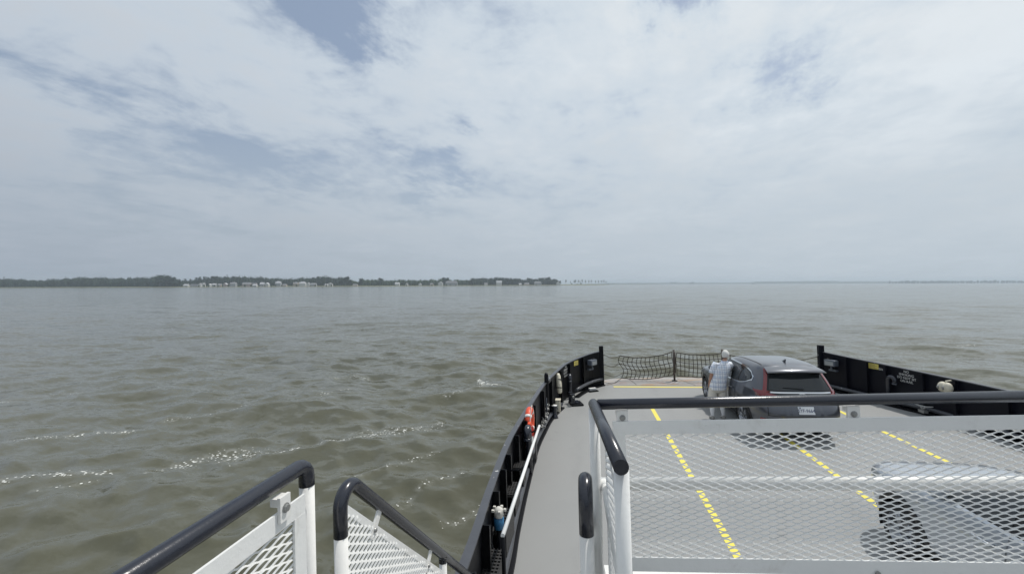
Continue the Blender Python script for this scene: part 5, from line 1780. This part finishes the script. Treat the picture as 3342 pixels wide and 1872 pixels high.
    for sg in (-1, 1):
        m = MB()
        rows = []
        for z in lin(1.07, 1.52, 10):
            k = (1 - 0.20 * (z - 1.1) / 0.4)
            rows.append([cs.end(sg * (0.650 * k + 0.058 * j / 5), z, 0.016) for j in range(6)])
        m.grid(rows)
        # the lower arm wrapping round the corner
        rows = []
        for i in range(15):
            s = i / 14
            if s < 0.55:
                x = 0.36 + (0.86 - 0.36) * s / 0.55
                zl, zh = 0.965 - 0.02 * s, 0.985 + 0.11 * min(1, s / 0.5)
                rows.append([cs.end(sg * x, zl + (zh - zl) * j / 4, 0.018) for j in range(5)])
            else:
                q = (s - 0.55) / 0.45
                y = 0.23 + 0.32 * q
                zl, zh = 0.965 + 0.085 * q, 1.095 - 0.02 * q
                rows.append([cs.side(y, zl + (zh - zl) * j / 4, 0.018, sg) for j in range(5)])
        m.grid(rows)
        m.build('tail_light', 'tail_red', t)
        m = MB(); patch(m, lambda u, v: cs.end(sg * u, v, 0.014), lin(0.55, 0.80, 8), lambda u: 0.47, lambda u: 0.515, 2)
        m.build('reflector', 'tail_red', t)
        m = MB(); patch(m, lambda u, v: cs.side(u, v, 0.010, sg), lin(3.98, 4.42, 12), lambda u: 0.80 + 0.02 * (u - 3.98), lambda u: 0.875, 3)
        patch(m, lambda u, v: cs.end(sg * u, v, 0.010, False), lin(0.45, 0.80, 8), lambda u: 0.76, lambda u: 0.85, 3)
        m.build('headlight', 'lamp_clear', t)
    # tailgate seams and creases
    m = MB()
    for sg in (-1, 1):
        for i in range(12):
            z0, z1 = 0.60 + 0.36 * i / 12, 0.60 + 0.36 * (i + 1) / 12
            x0, x1 = 0.70 - 0.02 * i / 12, 0.70 - 0.02 * (i + 1) / 12
            m.add([cs.end(sg * x0, z0, 0.003), cs.end(sg * (x0 + 0.010), z0, 0.003), cs.end(sg * (x1 + 0.010), z1, 0.003), cs.end(sg * x1, z1, 0.003)], [(0, 1, 2, 3)])
    patch(m, lambda u, v: cs.end(u, v, 0.003), lin(-0.71, 0.71, 20), lambda u: 0.595, lambda u: 0.606, 1)
    m.build('tailgate_seam', 'plastic_black', t)
    m = MB()
    rows = []
    for u, o in ((-0.40, 0.0), (-0.33, -0.0), (-0.27, 0.012), (0.27, 0.012), (0.33, 0.0), (0.40, 0.0)):
        rows.append([cs.end(u, 0.63 + 0.30 * k / 8, 0.004 + o) for k in range(9)])
    m.grid(rows, False)
    m.build('plate_recess', paint, t)
    if plate:
        c = cs.end(0.0, 0.735, 0.022)
        n = (cs.end(0, 0.80) - cs.end(0, 0.86))
        Y = Vector((0, cs.end(0, 0.80).y - cs.end(0, 0.67).y, 0.13)).normalized()
        N = Vector((0, -Y.z, Y.y))
        po = MB().frame(c, (1, 0, 0), Y, N, -0.155, 0.155, -0.080, 0.080, -0.006, 0.004).build('number_plate', 'plate_white', t)
        m = MB()
        put_text(m, plate, 0.098, c + N * 0.004 - Y * 0.008, (1, 0, 0), Y, N, 0.001, sx=0.86)
        m.frame(c, (1, 0, 0), Y, N, -0.13, -0.10, 0.045, 0.068, 0.004, 0.0055)
        m.build('plate_letters', 'plate_ink', po)
    # badge
    c = cs.end(0, 1.018, 0.022)
    m = MB()
    ring = [c + Vector((0.058 * math.copysign(abs(math.cos(a)) ** 0.6, math.cos(a)), 0, 0.036 * math.copysign(abs(math.sin(a)) ** 0.6, math.sin(a)))) for a in np.linspace(0, 2 * PI, 25)[:-1]]
    m.tube(ring, 0.006, 6, closed=True)
    for sg in (-1, 1):
        m.tube([c + Vector((sg * 0.020, 0, -0.028)), c + Vector((sg * 0.028, 0, 0.028))], 0.006, 6)
    m.tube([c + Vector((-0.022, 0, 0)), c + Vector((0.022, 0, 0))], 0.006, 6)
    m.build('badge', 'chrome', t)
    # roof: joints and fin
    m = MB()
    for sg in (-1, 1):
        rows = []
        for y in lin(0.75, 2.25, 14):
            pts = []
            for dx in (0.0, 0.022):
                x = sg * (0.535 + dx)
                # height of the shell there
                zz = 1.60
                lo_, hi_ = 1.5, 1.638
                for _ in range(22):
                    zz = (lo_ + hi_) / 2
                    r, f, w, n = cs.row(zz)
                    a, cc = (f - r) / 2, (f + r) / 2
                    q = abs((y - cc) / a)
                    wx = w * (1 - q ** n) ** (1 / n) if q < 1 else 0
                    if wx > abs(x): lo_ = zz
                    else: hi_ = zz
                pts.append(Vector((x, y, zz + 0.003)))
            rows.append(pts)
        m.grid(rows)
    m.build('roof_joint', 'rubber', t)
    rows = []
    for k in range(7):
        f = k / 6
        rows.append([(w_ * 0.035 * (1 - f * 0.75), 0.86 + 0.22 * (1 - 0.78 * f) * s_ - 0.07 * f, 1.608 + 0.085 * f) for w_, s_ in ((-1, 0.1), (0, 1), (1, 0.1), (0, -0.25))])
    MB().grid(rows, True, True).add([rows[-1][i] for i in range(4)], [(0, 1, 2, 3)]).build('antenna_fin', paint, t)
    # windshield and bonnet joints
    m = MB(); patch(m, lambda u, v: cs.end(u * (1 - 0.16 * (v - 1.1) / 0.4), v, 0.008, False), lin(-0.74, 0.74, 20), lambda u: 1.085, lambda u: 1.49, 8)
    m.build('windshield', 'glass_dark', t)
    m = MB(); patch(m, lambda u, v: cs.end(u, v, 0.010, False), lin(-0.72, 0.72, 18), lambda u: 1.062, lambda u: 1.086, 2)
    m.build('cowl', 'plastic_black', t)
    for k in (-0.35, 0.15):
        MB().tube([cs.end(k, 1.09, 0.02, False), cs.end(k + 0.35, 1.12, 0.02, False)], 0.010, 6).build('wiper', 'plastic_black', t)
    m = MB(); patch(m, lambda u, v: cs.end(u, v, 0.012, False), lin(-0.50, 0.50, 14), lambda u: 0.62, lambda u: 0.80, 4)
    m.build('grille', 'plastic_black', t)
    return t
make_car('parked_car', 'dark grey sport utility car seen from behind at the bow', 'grey_car', (4.56, 9.72, 0.0), math.radians(1.9), 'SYF-9664')
make_car('parked_car', 'silver car whose bonnet and front wheel show through the mesh railing', 'silver_car', (4.66, 2.20, 0.0), math.radians(0.3))

# ================================================================== the person at the car window
def make_person():
    base = Vector((3.31, 11.47, 0.0))
    t = thing('person', 'white-haired person in blue plaid shirt and khaki shorts leaning to the grey car window', 'person', base, None, True)
    J = {'pelvis': (0.02, 0.0, 0.90), 'spine': (0.08, 0.01, 1.08), 'chest': (0.165, 0.03, 1.28), 'neck': (0.225, 0.06, 1.46), 'head': (0.25, 0.085, 1.56),
         'shl': (-0.015, 0.03, 1.385), 'ell': (-0.125, 0.0, 1.13), 'wrl': (-0.165, 0.05, 0.885), 'shr': (0.345, 0.07, 1.375), 'elr': (0.46, 0.24, 1.17), 'wrr': (0.46, 0.45, 1.12),
         'hpl': (-0.08, 0.0, 0.86), 'knl': (-0.115, 0.05, 0.47), 'anl': (-0.135, -0.02, 0.08), 'hpr': (0.12, 0.0, 0.86), 'knr': (0.125, 0.06, 0.47), 'anr': (0.14, 0.02, 0.08)}
    E = [('pelvis', 'spine'), ('spine', 'chest'), ('chest', 'neck'), ('neck', 'head'), ('chest', 'shl'), ('shl', 'ell'), ('ell', 'wrl'), ('chest', 'shr'), ('shr', 'elr'), ('elr', 'wrr'),
         ('pelvis', 'hpl'), ('hpl', 'knl'), ('knl', 'anl'), ('pelvis', 'hpr'), ('hpr', 'knr'), ('knr', 'anr')]
    RAD = {'pelvis': 0.125, 'spine': 0.125, 'chest': 0.135, 'neck': 0.055, 'head': 0.055, 'shl': 0.058, 'ell': 0.043, 'wrl': 0.028, 'shr': 0.058, 'elr': 0.043, 'wrr': 0.028,
           'hpl': 0.085, 'knl': 0.058, 'anl': 0.037, 'hpr': 0.085, 'knr': 0.058, 'anr': 0.037}
    keys = list(J)
    verts = [J[k] for k in keys]; rad = [RAD[k] for k in keys]
    edges = [(keys.index(a), keys.index(b)) for a, b in E]
    def chain(root, pts, rads):
        prev = root
        for p, r in zip(pts, rads):
            verts.append(tuple(p)); rad.append(r)
            edges.append((prev, len(verts) - 1)); prev = len(verts) - 1
        return prev
    # hands: palm and five bent fingers
    for wr, el, sgn in (('wrl', 'ell', 1), ('wrr', 'elr', -1)):
        w_ = Vector(J[wr]); d = (w_ - Vector(J[el])).normalized()
        side = Vector((0.15, 1, 0.1)).normalized() if wr == 'wrl' else Vector((0, -0.2, -1)).normalized()
        side = (side - d * side.dot(d)).normalized()
        inw = d.cross(side) * (1 if wr == 'wrl' else -1)
        palm = chain(keys.index(wr), [w_ + d * 0.05], [0.026])
        for k, L in enumerate((0.072, 0.082, 0.078, 0.060)):
            o = side * (0.030 - 0.019 * k)
            p0 = w_ + d * 0.088 + o
            chain(palm, [p0, p0 + d * L * 0.5 + inw * 0.010, p0 + d * L * 0.85 + inw * 0.030], [0.0095, 0.0085, 0.007])
        chain(palm, [w_ + d * 0.045 + side * 0.040, w_ + d * 0.085 + side * 0.055 + inw * 0.012], [0.011, 0.008])
    # feet inside the shoes
    for an in ('anl', 'anr'):
        a = Vector(J[an]); chain(keys.index(an), [a + Vector((0.0, 0.07, -0.045)), a + Vector((0.01, 0.15, -0.055))], [0.033, 0.026])
    me = bpy.data.meshes.new('body')
    me.from_pydata(verts, edges, [])
    ob = bpy.data.objects.new('body', me); COL.objects.link(ob)
    sk = ob.modifiers.new('skin', 'SKIN')
    for i, r in enumerate(rad):
        me.skin_vertices[0].data[i].radius = (r, r)
        me.skin_vertices[0].data[i].use_root = i == 0
    sk.use_smooth_shade = True
    sb = ob.modifiers.new('subdivision', 'SUBSURF'); sb.levels = 2; sb.render_levels = 2
    dg = bpy.context.evaluated_depsgraph_get()
    m2 = bpy.data.meshes.new_from_object(ob.evaluated_get(dg))
    bpy.data.objects.remove(ob)
    # head grown onto the same mesh
    bm_v = [tuple(v.co) for v in m2.vertices]; bm_f = [tuple(p.vertices) for p in m2.polygons]
    hb = MB().add(bm_v, bm_f, True)
    hc = Vector((0.262, 0.10, 1.635))
    Rh = Matrix.Rotation(math.radians(-30), 3, 'Z') @ Matrix.Rotation(math.radians(8), 3, 'X')
    rows = []
    for i in range(15):
        th = PI * i / 14
        row = []
        for k in range(20):
            a = 2 * PI * k / 20
            x, y, z = 0.076 * math.sin(th) * math.cos(a), 0.095 * math.sin(th) * math.sin(a), 0.115 * math.cos(th)
            if z < 0:                                         # jaw
                x *= 1 + z * 2.2; y = y * (1 + z * 1.2) + (0.012 if y > 0 else 0.02) * (-z / 0.1)
            g = math.exp(-((x / 0.016) ** 2)) * (1 if y > 0.05 else 0)
            y += 0.022 * g * math.exp(-(((z + 0.018) / 0.024) ** 2))    # nose
            y -= 0.008 * (1 if y > 0.05 else 0) * math.exp(-(((z - 0.012) / 0.014) ** 2)) * math.exp(-(((abs(x) - 0.032) / 0.014) ** 2))
            row.append(Rh @ Vector((x, y, z)) + hc)
        rows.append(row)
    hb.grid(rows, True, True)
    for sg in (-1, 1):
        hb.ellipsoid(hc + Rh @ Vector((sg * 0.078, -0.008, -0.01)), (0.012, 0.022, 0.034), 8, 6, Rh)
    hb.build('body', 'skin', t)
    em = MB()
    for sg in (-1, 1):
        em.ellipsoid(hc + Rh @ Vector((sg * 0.032, 0.083, 0.012)), (0.012, 0.008, 0.008), 8, 6)
    em.build('eyes', 'plate_white', t)
    mm = MB().ellipsoid(hc + Rh @ Vector((0, 0.086, -0.055)), (0.024, 0.008, 0.006), 10, 6, Rh)
    mm.build('mouth', 'red', t)
    # hair: short, full at the back
    rows = []
    rng = random.Random(5)
    for i in range(10):
        th = PI * 0.62 * i / 9
        row = []
        for k in range(24):
            a = 2 * PI * k / 24
            front = max(0.0, math.sin(a))
            tt = th * (1 - 0.42 * front)
            j = 1 + 0.05 * rng.random()
            row.append(Rh @ Vector((0.086 * j * math.sin(tt) * math.cos(a), 0.104 * j * math.sin(tt) * math.sin(a) - 0.004, 0.124 * j * math.cos(tt))) + hc)
        rows.append(row)
    MB().grid(rows, True, True).build('hair', 'hair_white', t)
    # shirt: a loft along the leaning spine, with sleeves
    def loft(mb, secs, seg=28, wr=0.0):
        rows = []
        for (c, rx, ry, tw) in secs:
            row = []
            for k in range(seg):
                a = 2 * PI * k / seg
                q = 1 + wr * math.sin(a * 5 + c[2] * 40) * math.sin(c[2] * 23 + a * 2)
                ca, sa = math.cos(a), math.sin(a)
                x = rx * math.copysign(abs(ca) ** 0.8, ca) * q; y = ry * math.copysign(abs(sa) ** 0.8, sa) * q
                row.append((c[0] + x * math.cos(tw), c[1] + y + x * math.sin(tw), c[2] - 0.2 * x * 0))
            rows.append(row)
        mb.grid(rows, True, True)
        return rows
    sh = MB()
    rows = loft(sh, [((0.015, 0.0, 0.77), 0.196, 0.150, 0), ((0.02, 0.0, 0.80), 0.200, 0.155, 0), ((0.03, 0.0, 0.90), 0.192, 0.150, 0), ((0.055, 0.0, 1.00), 0.185, 0.145, 0.02), ((0.09, 0.01, 1.10), 0.186, 0.142, 0.04),
              ((0.125, 0.02, 1.20), 0.197, 0.140, 0.06), ((0.155, 0.03, 1.30), 0.203, 0.132, 0.08), ((0.18, 0.04, 1.37), 0.190, 0.115, 0.10), ((0.20, 0.05, 1.42), 0.140, 0.092, 0.1),
              ((0.212, 0.055, 1.45), 0.088, 0.078, 0.1), ((0.222, 0.06, 1.485), 0.070, 0.070, 0.1), ((0.222, 0.06, 1.487), 0.064, 0.064, 0.1)], 32, 0.022)
    def sleeve(a, b, f, r0, r1, r2):
        a, b = Vector(a), Vector(b)
        c = a + (b - a) * f
        inner = a + (Vector(J['chest']) - a) * 0.35
        sh.tube([inner, a + (a - inner) * 0.08, a + (c - a) * 0.4, a + (c - a) * 0.8, c], [r0, r1, r1, r2, r2 * 1.05], 18)
    sleeve(J['shl'], J['ell'], 0.86, 0.085, 0.088, 0.083)
    sleeve(J['shr'], J['elr'], 0.80, 0.085, 0.088, 0.083)
    sh.build('shirt', 'plaid', t)
    col = MB()
    col.tube([Vector((0.222 + 0.072 * math.cos(a), 0.06 + 0.072 * math.sin(a), 1.470 + 0.012 * math.sin(a))) for a in np.linspace(0, 2 * PI, 21)[:-1]], 0.013, 8, closed=True)
    col.build('collar', 'plaid', t)
    # shorts
    so = MB()
    loft(so, [((0.015, 0.0, 0.95), 0.165, 0.125, 0), ((0.015, 0.0, 0.88), 0.178, 0.140, 0), ((0.01, 0.005, 0.80), 0.187, 0.146, 0), ((0.005, 0.01, 0.72), 0.188, 0.138, 0), ((0.004, 0.012, 0.69), 0.15, 0.11, 0)], 30, 0.01)
    for hp, kn, sg in (('hpl', 'knl', -1), ('hpr', 'knr', 1)):
        a, b = Vector(J[hp]), Vector(J[kn])
        secs = []
        for f, rx in ((0.12, 0.105), (0.35, 0.104), (0.55, 0.105), (0.75, 0.106), (0.90, 0.108), (0.91, 0.098)):
            c = a + (b - a) * f
            secs.append(((c.x, c.y, c.z), rx, 0.118, 0))
        loft(so, secs, 24, 0.018)
    so.build('shorts', 'khaki', t)
    for an, kn in (('anl', 'knl'), ('anr', 'knr')):
        a, k = Vector(J[an]), Vector(J[kn])
        MB().tube([a + Vector((0, 0, -0.03)), a + (k - a) * 0.12, a + (k - a) * 0.45, a + (k - a) * 0.80, a + (k - a) * 0.84], [0.047, 0.042, 0.060, 0.062, 0.056], 16).build('sock', 'sock', t)
        rows = []
        for f, w, h in ((-0.095, 0.012, 0.05), (-0.085, 0.036, 0.085), (-0.04, 0.046, 0.10), (0.02, 0.048, 0.095), (0.08, 0.052, 0.07), (0.14, 0.050, 0.055), (0.18, 0.034, 0.045), (0.195, 0.010, 0.03)):
            row = []
            for q in range(14):
                g = 2 * PI * q / 14
                row.append((a.x + w * math.cos(g) + f * 0.05, a.y + f, max(0.0, h / 2 + h / 2 * math.sin(g)) + 0.001))
            rows.append(row)
        MB().grid(rows, True, True).build('shoe', 'shoe', t)
make_person()

# ------------------------------------------------------------------ set everything aboard into the ship's list and trim
for o in SHIP_OBJS:
    o.matrix_world = SHIP @ Matrix.LocRotScale(o.location, o.rotation_euler, o.scale)
bpy.context.view_layer.update()
